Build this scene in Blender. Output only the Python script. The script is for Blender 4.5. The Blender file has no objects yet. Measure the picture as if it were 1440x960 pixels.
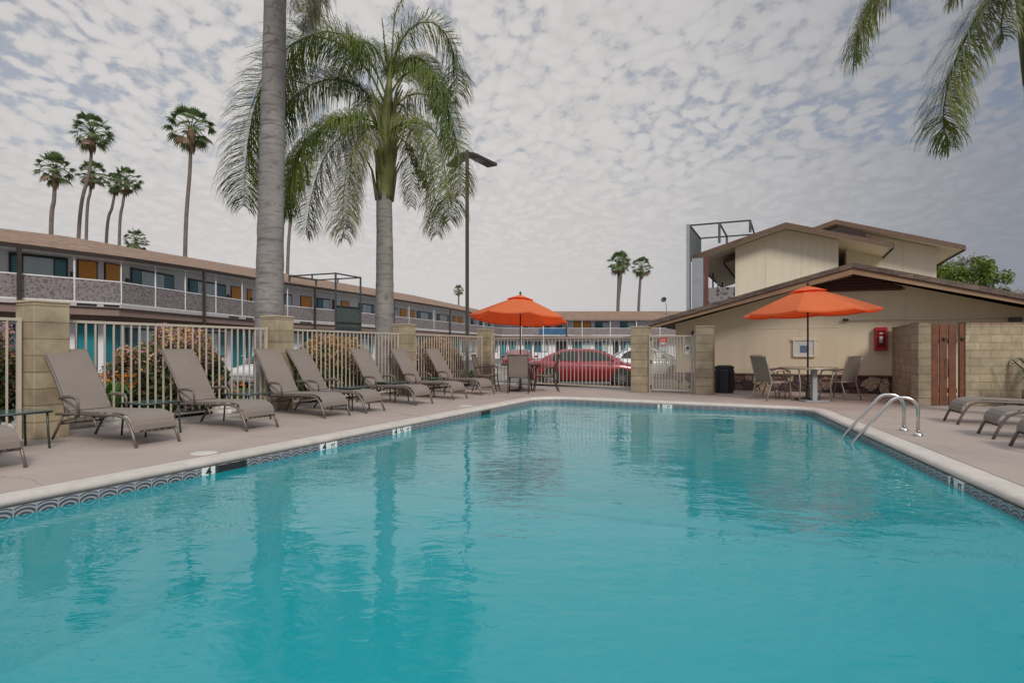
import bpy, bmesh, math, random
from math import sin, cos, pi, radians, sqrt, atan2
from mathutils import Vector as V, Matrix, Euler, noise
random.seed(7)
scene = bpy.context.scene
COL = scene.collection
# ---------- camera model: measured from the photograph (focal 844 px of 1440, eye 1.1 m above the deck)
F = 844.0; CH = 1.1; HY = 490.0
def W(x, y, z=0.0):
    Y = F*(CH-z)/(y-HY); return V(((x-720)*Y/F, Y, z))
def D(x, y, Y): return V(((x-720)*Y/F, Y, CH-(y-HY)*Y/F))
U = V((0.9078, -0.4195, 0)); VV = V((0.4195, 0.9078, 0)); UP = V((0, 0, 1))
ANG = atan2(U.y, U.x)

# ---------- materials
MATS = {}
def nt(m):
    m.use_nodes = True; t = m.node_tree; return t, t.nodes, t.links
def mat(name, col, rough=0.6, metal=0.0, var=0.12, scale=3.0, bump=0.0, bscale=40.0, spec=0.5, stain=None, stain_amt=0.0, stain_scale=0.6, world=False, coat=0.0, streak=0.0, crack=0.0):
    """procedural: base colour x noise variation, optional stain colour, optional bump"""
    m = bpy.data.materials.new(name); t, N, L = nt(m)
    b = N['Principled BSDF']; b.inputs['Roughness'].default_value = rough; b.inputs['Metallic'].default_value = metal
    b.inputs['Specular IOR Level'].default_value = spec; b.inputs['Coat Weight'].default_value = coat
    tc = N.new('ShaderNodeTexCoord'); src = tc.outputs['Object']
    if world:
        g = N.new('ShaderNodeNewGeometry'); src = g.outputs['Position']
    n1 = N.new('ShaderNodeTexNoise'); n1.inputs['Scale'].default_value = scale; n1.inputs['Detail'].default_value = 6; n1.inputs['Roughness'].default_value = .65
    L.new(src, n1.inputs['Vector'])
    mr = N.new('ShaderNodeMapRange'); mr.inputs[1].default_value = .3; mr.inputs[2].default_value = .7
    mr.inputs[3].default_value = 1-var; mr.inputs[4].default_value = 1+var; L.new(n1.outputs['Fac'], mr.inputs[0])
    mx = N.new('ShaderNodeMix'); mx.data_type = 'RGBA'; mx.blend_type = 'MULTIPLY'; mx.inputs[0].default_value = 1
    mx.inputs[6].default_value = (*col, 1); L.new(mr.outputs[0], mx.inputs[7])
    out = mx.outputs[2]
    if stain:
        n2 = N.new('ShaderNodeTexNoise'); n2.inputs['Scale'].default_value = stain_scale; n2.inputs['Detail'].default_value = 5
        L.new(src, n2.inputs['Vector'])
        r2 = N.new('ShaderNodeMapRange'); r2.inputs[1].default_value = .48; r2.inputs[2].default_value = .68; r2.inputs[4].default_value = stain_amt
        L.new(n2.outputs['Fac'], r2.inputs[0])
        m2 = N.new('ShaderNodeMix'); m2.data_type = 'RGBA'; L.new(r2.outputs[0], m2.inputs[0]); L.new(out, m2.inputs[6]); m2.inputs[7].default_value = (*stain, 1)
        out = m2.outputs[2]
    if streak:
        mq = N.new('ShaderNodeMapping'); mq.inputs['Scale'].default_value = (3.2, 3.2, .22); L.new(src, mq.inputs[0]); ns = N.new('ShaderNodeTexNoise'); ns.inputs['Scale'].default_value = 1.6; ns.inputs['Detail'].default_value = 6; L.new(mq.outputs[0], ns.inputs['Vector'])
        rs = N.new('ShaderNodeMapRange'); rs.inputs[1].default_value = .45; rs.inputs[2].default_value = .72; rs.inputs[3].default_value = 1; rs.inputs[4].default_value = 1-streak; L.new(ns.outputs['Fac'], rs.inputs[0])
        m3 = N.new('ShaderNodeMix'); m3.data_type = 'RGBA'; m3.blend_type = 'MULTIPLY'; m3.inputs[0].default_value = 1; L.new(out, m3.inputs[6]); L.new(rs.outputs[0], m3.inputs[7]); out = m3.outputs[2]
    if crack:
        nq = N.new('ShaderNodeTexNoise'); nq.inputs['Scale'].default_value = 1.7; nq.inputs['Detail'].default_value = 5; L.new(src, nq.inputs['Vector'])
        vq = N.new('ShaderNodeVectorMath'); vq.operation = 'MULTIPLY_ADD'; L.new(nq.outputs['Color'], vq.inputs[0]); vq.inputs[1].default_value = (.7, .7, 0); L.new(src, vq.inputs[2])
        ve = N.new('ShaderNodeTexVoronoi'); ve.feature = 'DISTANCE_TO_EDGE'; ve.inputs['Scale'].default_value = .32; L.new(vq.outputs[0], ve.inputs['Vector'])
        re = N.new('ShaderNodeMapRange'); re.inputs[1].default_value = .0; re.inputs[2].default_value = .0035; re.inputs[3].default_value = 1-crack; re.inputs[4].default_value = 1; L.new(ve.outputs['Distance'], re.inputs[0])
        m4 = N.new('ShaderNodeMix'); m4.data_type = 'RGBA'; m4.blend_type = 'MULTIPLY'; m4.inputs[0].default_value = 1; L.new(out, m4.inputs[6]); L.new(re.outputs[0], m4.inputs[7]); out = m4.outputs[2]
    L.new(out, b.inputs['Base Color'])
    if bump:
        n3 = N.new('ShaderNodeTexNoise'); n3.inputs['Scale'].default_value = bscale; n3.inputs['Detail'].default_value = 4
        L.new(src, n3.inputs['Vector'])
        bp = N.new('ShaderNodeBump'); bp.inputs['Strength'].default_value = bump; bp.inputs['Distance'].default_value = .01
        L.new(n3.outputs['Fac'], bp.inputs['Height']); L.new(bp.outputs[0], b.inputs['Normal'])
    MATS[name] = m
    return m
def brick_mat(name, c1, c2, mortar, bw, bh, ms=.012, off=.5, bump=.6, shift=0.0):
    m = bpy.data.materials.new(name); t, N, L = nt(m); b = N['Principled BSDF']; b.inputs['Roughness'].default_value = .85
    uv = N.new('ShaderNodeUVMap'); br = N.new('ShaderNodeTexBrick'); br.offset = off
    br.inputs['Scale'].default_value = 1; br.inputs['Brick Width'].default_value = bw; br.inputs['Row Height'].default_value = bh
    br.inputs['Mortar Size'].default_value = ms; br.inputs['Mortar Smooth'].default_value = .4
    br.inputs['Color1'].default_value = (*c1, 1); br.inputs['Color2'].default_value = (*c2, 1); br.inputs['Mortar'].default_value = (*mortar, 1)
    mpp = N.new('ShaderNodeMapping'); mpp.inputs['Location'].default_value = (shift, 0, 0); L.new(uv.outputs[0], mpp.inputs[0]); L.new(mpp.outputs[0], br.inputs['Vector'])
    g = N.new('ShaderNodeNewGeometry')
    n1 = N.new('ShaderNodeTexNoise'); n1.inputs['Scale'].default_value = 3; n1.inputs['Detail'].default_value = 8; n1.inputs['Roughness'].default_value = .7
    L.new(g.outputs['Position'], n1.inputs['Vector'])
    mr = N.new('ShaderNodeMapRange'); mr.inputs[1].default_value = .3; mr.inputs[2].default_value = .7; mr.inputs[3].default_value = .62; mr.inputs[4].default_value = 1.2
    L.new(n1.outputs['Fac'], mr.inputs[0])
    mx = N.new('ShaderNodeMix'); mx.data_type = 'RGBA'; mx.blend_type = 'MULTIPLY'; mx.inputs[0].default_value = 1
    L.new(br.outputs['Color'], mx.inputs[6]); L.new(mr.outputs[0], mx.inputs[7]); L.new(mx.outputs[2], b.inputs['Base Color'])
    n3 = N.new('ShaderNodeTexNoise'); n3.inputs['Scale'].default_value = 60; L.new(g.outputs['Position'], n3.inputs['Vector'])
    ad = N.new('ShaderNodeMath'); ad.operation = 'MULTIPLY_ADD'; L.new(n3.outputs['Fac'], ad.inputs[0]); ad.inputs[1].default_value = .25
    iv = N.new('ShaderNodeMath'); iv.operation = 'SUBTRACT'; iv.inputs[0].default_value = 1; L.new(br.outputs['Fac'], iv.inputs[1]); L.new(iv.outputs[0], ad.inputs[2])
    bp = N.new('ShaderNodeBump'); bp.inputs['Strength'].default_value = bump; bp.inputs['Distance'].default_value = .015
    L.new(ad.outputs[0], bp.inputs['Height']); L.new(bp.outputs[0], b.inputs['Normal'])
    MATS[name] = m; return m
def leaf_mat(name, c1, c2, scale=1.5, rough=.55, trans=.25):
    m = bpy.data.materials.new(name); t, N, L = nt(m); b = N['Principled BSDF']; b.inputs['Roughness'].default_value = rough
    b.inputs['Specular IOR Level'].default_value = .3
    tc = N.new('ShaderNodeTexCoord'); n1 = N.new('ShaderNodeTexNoise'); n1.inputs['Scale'].default_value = scale; n1.inputs['Detail'].default_value = 5
    L.new(tc.outputs['Object'], n1.inputs['Vector'])
    mr = N.new('ShaderNodeMapRange'); mr.inputs[1].default_value = .35; mr.inputs[2].default_value = .65; L.new(n1.outputs['Fac'], mr.inputs[0])
    mx = N.new('ShaderNodeMix'); mx.data_type = 'RGBA'; L.new(mr.outputs[0], mx.inputs[0]); mx.inputs[6].default_value = (*c1, 1); mx.inputs[7].default_value = (*c2, 1)
    L.new(mx.outputs[2], b.inputs['Base Color'])
    tr = N.new('ShaderNodeBsdfTranslucent'); L.new(mx.outputs[2], tr.inputs[0])
    ms = N.new('ShaderNodeMixShader'); ms.inputs[0].default_value = trans
    L.new(b.outputs[0], ms.inputs[1]); L.new(tr.outputs[0], ms.inputs[2]); L.new(ms.outputs[0], N['Material Output'].inputs[0])
    MATS[name] = m; return m
M = MATS
mat('deck', (.36, .298, .252), .8, var=.09, crack=.45, scale=1.2, bump=.25, bscale=120, stain=(.30, .25, .21), stain_amt=.75, stain_scale=.7, world=True)
mat('coping', (.53, .48, .42), .65, var=.16, scale=4, bump=.2, bscale=60, stain=(.45, .42, .36), stain_amt=.4, stain_scale=2, world=True)
mat('joint', (.12, .10, .09), .9)
mat('asphalt', (.13, .125, .12), .9, var=.15, scale=1.5, bump=.3, bscale=80, world=True)
mat('concrete', (.42, .39, .35), .85, var=.12, scale=1.5, world=True, bump=.1)
mat('soil', (.09, .065, .045), .95, var=.3, scale=6, bump=.8, bscale=30, world=True)
mat('ground', (.20, .18, .15), .95, var=.2, scale=.2, world=True)
mat('fence', (.48, .42, .34), .45, var=.06)
mat('frame', (.155, .125, .105), .38, metal=.25, var=.1, scale=8)
mat('chairframe', (.34, .29, .24), .38, metal=.25, var=.08, scale=8)
mat('darkframe', (.07, .055, .048), .4, metal=.3, var=.1)
mat('black', (.018, .017, .018), .5)
mat('bin', (.016, .02, .035), .45, var=.15)
mat('greendark', (.03, .05, .045), .4)
mat('orange', (.88, .23, .075), .8, var=.05, scale=2, bump=.08, bscale=60)
_n = M['orange'].node_tree.nodes; _l = M['orange'].node_tree.links; _t = _n.new('ShaderNodeBsdfTranslucent'); _t.inputs[0].default_value = (.95, .07, .012, 1)
_s = _n.new('ShaderNodeMixShader'); _s.inputs[0].default_value = .45; _l.new(_n['Principled BSDF'].outputs[0], _s.inputs[1]); _l.new(_t.outputs[0], _s.inputs[2]); _l.new(_s.outputs[0], _n['Material Output'].inputs[0])
mat('stucco', (.70, .60, .435), .9, streak=.07, var=.035, scale=1.0, bump=.35, bscale=70, stain=(.50, .42, .31), stain_amt=.3, stain_scale=.5, world=True)
mat('stucco2', (.74, .66, .51), .9, streak=.06, var=.03, scale=.8, bump=.3, bscale=60, world=True)
mat('fascia', (.15, .092, .062), .75, var=.2, scale=5, world=True)
mat('barge', (.34, .22, .13), .75, var=.12, scale=4, world=True)
mat('darkbrown', (.035, .022, .018), .8)
mat('redwood', (.135, .046, .02), .6, var=.35, scale=7, bump=.2, world=True)
mat('white', (.75, .74, .72), .5, var=.05)
mat('offwhite', (.55, .52, .47), .6, var=.05)
mat('motelwall', (.79, .80, .82), .85, var=.05, scale=.6, world=True)
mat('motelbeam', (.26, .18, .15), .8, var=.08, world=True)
mat('slab', (.48, .44, .42), .8, var=.1, world=True)
mat('doororange', (.80, .34, .06), .5, var=.06, world=True)
mat('doorteal', (.015, .22, .26), .5, var=.1, world=True)
mat('winframe', (.018, .028, .035), .4)
mat('brownred', (.14, .05, .04), .7, var=.1)
mat('curtain', (.52, .62, .63), .15, var=.12, scale=1.5, world=True, coat=.5)
mat('glassdark', (.05, .19, .22), .06, var=.2, scale=1, world=True)
mat('steel', (.055, .065, .068), .5, metal=.4, var=.15)
mat('steelpale', (.33, .35, .37), .6, metal=.1, var=.1)
mat('chrome', (.62, .59, .55), .22, metal=1, var=.05)
mat('red', (.42, .018, .02), .35, var=.05)
mat('redsign', (.55, .07, .06), .5, var=.03)
mat('carred', (.24, .005, .014), .28, metal=.15, var=.02, coat=.8)
mat('carwhite', (.66, .65, .63), .3, var=.02, coat=.8)
mat('carglass', (.03, .045, .045), .12, var=.05, spec=.25)
mat('tyre', (.02, .02, .02), .8)
mat('rim', (.45, .45, .46), .3, metal=.9)
mat('headlamp', (.7, .7, .7), .1, var=.02)
mat('taillamp', (.35, .01, .01), .2)
mat('trunkgrey', (.235, .218, .205), .9, var=.22, scale=2.2, bump=.5, bscale=18)
mat('trunkbrown', (.16, .13, .11), .9, var=.3, scale=4, bump=.5, bscale=20)
mat('skirt', (.20, .13, .08), .95, var=.35, scale=3)
mat('rock', (.62, .60, .56), .8, var=.15, scale=5, bump=.3)
mat('stonelight', (.42, .36, .27), .9, var=.15, scale=3, bump=.4, bscale=30, world=True)
mat('branch', (.14, .11, .09), .9, var=.2)
mat('tilewhite', (.72, .72, .68), .3, var=.05)
mat('ink', (.02, .025, .03), .5)
mat('grey', (.30, .31, .32), .6, var=.1)
mat('paper', (.6, .6, .58), .6, var=.04)
mat('blueprint', (.12, .17, .28), .6, var=.4, scale=20)
leaf_mat('queenleaf', (.06, .115, .028), (.23, .26, .045), 1.1, trans=.35)
leaf_mat('queendry', (.30, .26, .20), (.40, .36, .32), 1.6, trans=.35)
leaf_mat('queenshaft', (.09, .11, .03), (.20, .20, .07), 3)
leaf_mat('fanleaf', (.08, .14, .05), (.17, .22, .09), .8, trans=.35)
leaf_mat('bushleaf', (.045, .07, .022), (.12, .14, .045), 2.2)
leaf_mat('bushtan', (.09, .065, .035), (.19, .12, .06), 2.2)
leaf_mat('flowerpink', (.40, .16, .20), (.55, .28, .34), 3, trans=.15)
leaf_mat('flowergold', (.48, .22, .07), (.52, .36, .14), 3, trans=.15)
leaf_mat('flowerorange', (.75, .20, .02), (.8, .34, .06), 5, trans=.15)
leaf_mat('strapgreen', (.07, .16, .03), (.14, .24, .05), 4)
leaf_mat('treeleaf', (.06, .11, .02), (.20, .26, .04), .9)
leaf_mat('treebloom', (.42, .40, .40), (.5, .48, .46), 1.5)
leaf_mat('yucca', (.03, .06, .03), (.07, .11, .05), 4)
brick_mat('block', (.40, .325, .215), (.31, .25, .16), (.25, .19, .12), .42, .203, .010, off=.0, shift=.21)
brick_mat('blockwall', (.40, .33, .22), (.32, .26, .17), (.29, .23, .15), .40, .152, .011)
brick_mat('blockwhite', (.50, .48, .45), (.42, .40, .38), (.3, .28, .26), .40, .2, .012)
# roof shingles
def roof_mat(name, c1, c2):
    m = brick_mat(name, c1, c2, tuple(x*.45 for x in c1), .3, .14, .008, .37, .5); return m
roof_mat('roofshingle', (.31, .195, .125), (.22, .14, .095))
roof_mat('roofdark', (.22, .16, .12), (.14, .105, .085))
# woven sling
def sling_mat(name, col):
    m = mat(name, col, .75, var=.07, scale=3); t = m.node_tree; N = t.nodes; L = t.links
    tc = N.new('ShaderNodeTexCoord'); wv = N.new('ShaderNodeTexChecker'); wv.inputs['Scale'].default_value = 160
    L.new(tc.outputs['Object'], wv.inputs['Vector']); bp = N.new('ShaderNodeBump'); bp.inputs['Strength'].default_value = .35; bp.inputs['Distance'].default_value = .002
    L.new(wv.outputs['Fac'], bp.inputs['Height']); L.new(bp.outputs[0], N['Principled BSDF'].inputs['Normal'])
sling_mat('sling', (.215, .18, .15)); sling_mat('sling2', (.20, .165, .135))
# balcony screen: mottled perforated lattice
def screen_mat(name, c1, c2, sc):
    m = bpy.data.materials.new(name); t, N, L = nt(m); b = N['Principled BSDF']; b.inputs['Roughness'].default_value = .8
    uv = N.new('ShaderNodeUVMap'); vo = N.new('ShaderNodeTexVoronoi'); vo.inputs['Scale'].default_value = sc; vo.inputs['Randomness'].default_value = .75
    L.new(uv.outputs[0], vo.inputs['Vector'])
    mr = N.new('ShaderNodeMapRange'); mr.inputs[1].default_value = .2; mr.inputs[2].default_value = .6; L.new(vo.outputs['Distance'], mr.inputs[0])
    mx = N.new('ShaderNodeMix'); mx.data_type = 'RGBA'; L.new(mr.outputs[0], mx.inputs[0]); mx.inputs[6].default_value = (*c1, 1); mx.inputs[7].default_value = (*c2, 1)
    L.new(mx.outputs[2], b.inputs['Base Color']); M[name] = m
screen_mat('screen', (.10, .08, .085), (.25, .215, .21), 9)
screen_mat('screendark', (.02, .02, .025), (.28, .26, .26), 5)
def veneer():
    m = bpy.data.materials.new('stoneveneer'); t, N, L = nt(m); b = N['Principled BSDF']; b.inputs['Roughness'].default_value = .85
    uv = N.new('ShaderNodeUVMap'); nz = N.new('ShaderNodeTexNoise'); nz.inputs['Scale'].default_value = 5; nz.inputs['Detail'].default_value = 4; L.new(uv.outputs[0], nz.inputs['Vector'])
    va = N.new('ShaderNodeVectorMath'); va.operation = 'MULTIPLY_ADD'; L.new(nz.outputs['Color'], va.inputs[0]); va.inputs[1].default_value = (.18, .18, 0); L.new(uv.outputs[0], va.inputs[2])
    vo = N.new('ShaderNodeTexVoronoi'); vo.inputs['Scale'].default_value = 3.4; L.new(va.outputs[0], vo.inputs['Vector'])
    sp = N.new('ShaderNodeSeparateColor'); L.new(vo.outputs['Color'], sp.inputs[0])
    cr = N.new('ShaderNodeValToRGB'); e = cr.color_ramp.elements; e[0].color = (.07, .045, .045, 1); e[1].color = (.42, .34, .22, 1); e[1].position = .75
    x = e.new(.35); x.color = (.13, .08, .07, 1); x = e.new(.55); x.color = (.25, .17, .13, 1); cr.color_ramp.interpolation = 'CONSTANT'; L.new(sp.outputs[0], cr.inputs[0])
    v2 = N.new('ShaderNodeTexVoronoi'); v2.feature = 'DISTANCE_TO_EDGE'; v2.inputs['Scale'].default_value = 3.4; L.new(va.outputs[0], v2.inputs['Vector'])
    mr = N.new('ShaderNodeMapRange'); mr.inputs[1].default_value = .02; mr.inputs[2].default_value = .05; L.new(v2.outputs['Distance'], mr.inputs[0])
    mx = N.new('ShaderNodeMix'); mx.data_type = 'RGBA'; L.new(mr.outputs[0], mx.inputs[0]); mx.inputs[6].default_value = (.05, .035, .03, 1); L.new(cr.outputs[0], mx.inputs[7])
    n2 = N.new('ShaderNodeTexNoise'); n2.inputs['Scale'].default_value = 22; n2.inputs['Detail'].default_value = 5; L.new(uv.outputs[0], n2.inputs['Vector'])
    r2 = N.new('ShaderNodeMapRange'); r2.inputs[1].default_value = .3; r2.inputs[2].default_value = .7; r2.inputs[3].default_value = .4; r2.inputs[4].default_value = 1.5; L.new(n2.outputs['Fac'], r2.inputs[0])
    m2 = N.new('ShaderNodeMix'); m2.data_type = 'RGBA'; m2.blend_type = 'MULTIPLY'; m2.inputs[0].default_value = 1; L.new(mx.outputs[2], m2.inputs[6]); L.new(r2.outputs[0], m2.inputs[7]); L.new(m2.outputs[2], b.inputs['Base Color'])
    bp = N.new('ShaderNodeBump'); bp.inputs['Distance'].default_value = .03; L.new(mr.outputs[0], bp.inputs['Height']); L.new(bp.outputs[0], b.inputs['Normal']); M['stoneveneer'] = m
veneer()
# fish-scale waterline tile (UV in tiles of .15 m)
def tile_mat():
    m = bpy.data.materials.new('tile'); t, N, L = nt(m); b = N['Principled BSDF']; b.inputs['Roughness'].default_value = .2
    uv = N.new('ShaderNodeUVMap'); sp = N.new('ShaderNodeSeparateXYZ'); L.new(uv.outputs[0], sp.inputs[0])
    def mth(op, a, c=None):
        n = N.new('ShaderNodeMath'); n.operation = op
        for i, q in enumerate((a, c)):
            if q is None: continue
            if isinstance(q, (int, float)): n.inputs[i].default_value = q
            else: L.new(q, n.inputs[i])
        return n.outputs[0]
    fx = mth('SUBTRACT', mth('FRACT', sp.outputs[0]), .5); fy = mth('FRACT', sp.outputs[1])
    fx = mth('MULTIPLY', fx, 1.25); d = mth('SQRT', mth('ADD', mth('MULTIPLY', fx, fx), mth('MULTIPLY', fy, fy)))
    s = mth('SINE', mth('MULTIPLY', d, 21.0))
    ring = mth('GREATER_THAN', s, -.3)
    inside = mth('LESS_THAN', d, .98)
    k = mth('MULTIPLY', mth('MULTIPLY', ring, inside), mth('LESS_THAN', mth('ABSOLUTE', fx), .585))
    mx = N.new('ShaderNodeMix'); mx.data_type = 'RGBA'; L.new(k, mx.inputs[0]); mx.inputs[6].default_value = (.33, .32, .33, 1); mx.inputs[7].default_value = (.03, .032, .05, 1)
    nz = N.new('ShaderNodeTexNoise'); nz.inputs['Scale'].default_value = 1.3; nz.inputs['Detail'].default_value = 4; L.new(uv.outputs[0], nz.inputs['Vector'])
    m2 = N.new('ShaderNodeMix'); m2.data_type = 'RGBA'; mm = mth('MULTIPLY', nz.outputs['Fac'], .35); L.new(mm, m2.inputs[0]); L.new(mx.outputs[2], m2.inputs[6]); m2.inputs[7].default_value = (.26, .25, .26, 1)
    L.new(m2.outputs[2], b.inputs['Base Color']); M['tile'] = m
tile_mat()
m = mat('tableglass', (.16, .24, .22), .08, var=.1); m.node_tree.nodes['Principled BSDF'].inputs['Transmission Weight'].default_value = .35
mat('concretecap', (.42, .34, .23), .9, var=.15, scale=4, bump=.3)
mat('redglass', (.16, .01, .015), .12, var=.05)
brick_mat('capbrick', (.42, .27, .17), (.32, .20, .13), (.15, .10, .07), .2, .1, .01)
mat('bluecanvas', (.04, .11, .22), .8, var=.25, scale=1)
mat('meshpanel', (.06, .08, .07), .8, var=.2, scale=3)

# ---------- mesh builder
class MB:
    def __init__(s): s.v = []; s.f = []; s.m = []; s.uv = {}; s.sm = []
    def face(s, idx, mi=0, sm=False): s.f.append(tuple(idx)); s.m.append(mi); s.sm.append(sm)
    def poly(s, pts, mi=0, sm=False):
        b = len(s.v); s.v += [V(p) for p in pts]; s.face(range(b, b+len(pts)), mi, sm)
    def obox(s, o, d, n, a0, a1, n0, n1, z0, z1, mi=0):
        """box: a along d, n along n, z up, origin o"""
        o = V(o); b = len(s.v)
        for z in (z0, z1):
            for (a, q) in ((a0, n0), (a1, n0), (a1, n1), (a0, n1)): s.v.append(o+d*a+n*q+UP*z)
        for f in ((3, 2, 1, 0), (4, 5, 6, 7), (0, 1, 5, 4), (1, 2, 6, 5), (2, 3, 7, 6), (3, 0, 4, 7)): s.face([b+i for i in f], mi)
        return s
    def box(s, c, sz, rz=0, mi=0):
        c = V(c); d = V((cos(rz), sin(rz), 0)); n = V((-sin(rz), cos(rz), 0))
        return s.obox(c, d, n, -sz[0]/2, sz[0]/2, -sz[1]/2, sz[1]/2, -sz[2]/2, sz[2]/2, mi)
    def prism(s, pts, off, mi=0):
        """closed prism of polygon pts swept by vector off"""
        off = V(off); n = len(pts); b = len(s.v); s.v += [V(p) for p in pts]+[V(p)+off for p in pts]
        s.face(range(b+n-1, b-1, -1), mi); s.face(range(b+n, b+2*n), mi)
        for i in range(n):
            j = (i+1) % n; s.face((b+i, b+j, b+n+j, b+n+i), mi)
        return s
    def tube(s, path, r, n=8, mi=0, caps=True, sq=False):
        path = [V(p) for p in path]; k = len(path)
        if not isinstance(r, (list, tuple)): r = [r]*k
        b = len(s.v); t0 = (path[1]-path[0]).normalized()
        ref = V((0, 0, 1)) if abs(t0.z) < .9 else V((1, 0, 0))
        x = t0.cross(ref).normalized()
        for i, p in enumerate(path):
            t = (path[min(i+1, k-1)]-path[max(i-1, 0)]).normalized()
            x = (x-t*x.dot(t)).normalized(); y = t.cross(x)
            for j in range(n):
                a = 2*pi*j/n+(pi/4 if sq else 0); s.v.append(p+(x*cos(a)+y*sin(a))*r[i])
        for i in range(k-1):
            for j in range(n):
                j2 = (j+1) % n; s.face((b+i*n+j, b+i*n+j2, b+(i+1)*n+j2, b+(i+1)*n+j), mi, not sq)
        if caps:
            s.face([b+j for j in range(n-1, -1, -1)], mi); s.face([b+(k-1)*n+j for j in range(n)], mi)
        return s
    def lathe(s, c, prof, n=20, mi=0, caps=True, sm=True):
        c = V(c); b = len(s.v); k = len(prof)
        for (r, z) in prof:
            for j in range(n): a = 2*pi*j/n; s.v.append(c+V((r*cos(a), r*sin(a), z)))
        for i in range(k-1):
            for j in range(n):
                j2 = (j+1) % n; s.face((b+i*n+j, b+i*n+j2, b+(i+1)*n+j2, b+(i+1)*n+j), mi, sm)
        if caps:
            s.face([b+j for j in range(n-1, -1, -1)], mi); s.face([b+(k-1)*n+j for j in range(n)], mi)
        return s
    def sheet(s, path, y0, y1, th, mi=0):
        """ribbon with thickness: path of (x,z), width y0..y1"""
        k = len(path); b = len(s.v)
        for i, (x, z) in enumerate(path):
            a = path[max(i-1, 0)]; c = path[min(i+1, k-1)]; dx, dz = c[0]-a[0], c[1]-a[1]; l = math.hypot(dx, dz) or 1
            nx, nz = -dz/l*th, dx/l*th
            s.v += [V((x, y0, z)), V((x, y1, z)), V((x+nx, y1, z+nz)), V((x+nx, y0, z+nz))]
        for i in range(k-1):
            for j in range(4):
                j2 = (j+1) % 4; s.face((b+i*4+j, b+i*4+j2, b+(i+1)*4+j2, b+(i+1)*4+j), mi)
        s.face((b, b+1, b+2, b+3), mi); e = b+(k-1)*4; s.face((e+3, e+2, e+1, e), mi)
        return s
    def build(s, name, mats, parent=None, world=False, smooth=False, bevel=0, uv=True, normals=True):
        me = bpy.data.meshes.new(name)
        off = V((0, 0, 0))
        if parent is not None and world:
            off = parent.matrix_world.translation if False else V(parent['_loc'])
        me.from_pydata([tuple(v-off) for v in s.v], [], s.f)
        if not isinstance(mats, (list, tuple)): mats = [mats]
        for q in mats: me.materials.append(M[q])
        me.polygons.foreach_set('material_index', s.m)
        me.polygons.foreach_set('use_smooth', [bool(a or smooth) for a in s.sm])
        if normals and len(s.f) < 20000:
            bm = bmesh.new(); bm.from_mesh(me); bmesh.ops.recalc_face_normals(bm, faces=bm.faces)
            if bevel: bmesh.ops.bevel(bm, geom=[e for e in bm.edges if e.is_manifold and e.calc_face_angle(0) > .5], offset=bevel, segments=1, affect='EDGES', clamp_overlap=True)
            bm.to_mesh(me); bm.free()
        if uv:
            ul = me.uv_layers.new(name='UVMap')
            for p in me.polygons:
                n = p.normal
                if abs(n.z) > .92:
                    for li in p.loop_indices:
                        c = me.vertices[me.loops[li].vertex_index].co; ul.data[li].uv = (c.x, c.y)
                else:
                    h = V((-n.y, n.x, 0)).normalized(); g = n.cross(h); g = -g if g.z < 0 else g
                    for li in p.loop_indices:
                        c = me.vertices[me.loops[li].vertex_index].co; ul.data[li].uv = (c.dot(h)+.003, c.dot(g)+.003)
        o = bpy.data.objects.new(name, me); COL.objects.link(o)
        if parent is not None: o.parent = parent
        return o
def thing(name, label, cat, loc=(0, 0, 0), rz=0, group=None):
    o = bpy.data.objects.new(name, None); COL.objects.link(o); o.location = loc; o.rotation_euler = (0, 0, rz); o.empty_display_size = .2
    o['label'] = label; o['category'] = cat; o['_loc'] = tuple(loc)
    if group: o['group'] = group
    return o
def tag(o, label, cat, group=None):
    o['label'] = label; o['category'] = cat
    if group: o['group'] = group
    return o
def struct(o): o['kind'] = 'structure'; return o
def dup(root, loc, rz, label, scale=1.0):
    def rec(o, par):
        c = o.copy(); COL.objects.link(c); c.parent = par
        for ch in kids.get(o, []): rec(ch, c)
        return c
    kids = {}
    for ob in list(COL.objects):
        if ob.parent: kids.setdefault(ob.parent, []).append(ob)
    r = rec(root, None); r.location = loc; r.rotation_euler = (0, 0, rz); r.scale = (scale,)*3; r['label'] = label
    return r
def text_mesh(txt, size, origin, right, up, name, m, parent=None):
    cu = bpy.data.curves.new(name, 'FONT'); cu.body = txt; cu.size = size; cu.extrude = .001; cu.align_x = 'CENTER'; cu.align_y = 'CENTER'; cu.offset = size*.02
    tmp = bpy.data.objects.new('tmp', cu); COL.objects.link(tmp)
    dg = bpy.context.evaluated_depsgraph_get(); me = bpy.data.meshes.new_from_object(tmp.evaluated_get(dg)); bpy.data.objects.remove(tmp)
    right = V(right).normalized(); up = V(up).normalized(); n = right.cross(up)
    mt = Matrix(((right.x, up.x, n.x, origin[0]), (right.y, up.y, n.y, origin[1]), (right.z, up.z, n.z, origin[2]), (0, 0, 0, 1)))
    off = V(parent['_loc']) if parent is not None else V((0, 0, 0))
    me.transform(Matrix.Translation(-off) @ mt); me.materials.clear(); me.materials.append(M[m])
    o = bpy.data.objects.new(name, me); COL.objects.link(o)
    if parent is not None: o.parent = parent
    return o
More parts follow.
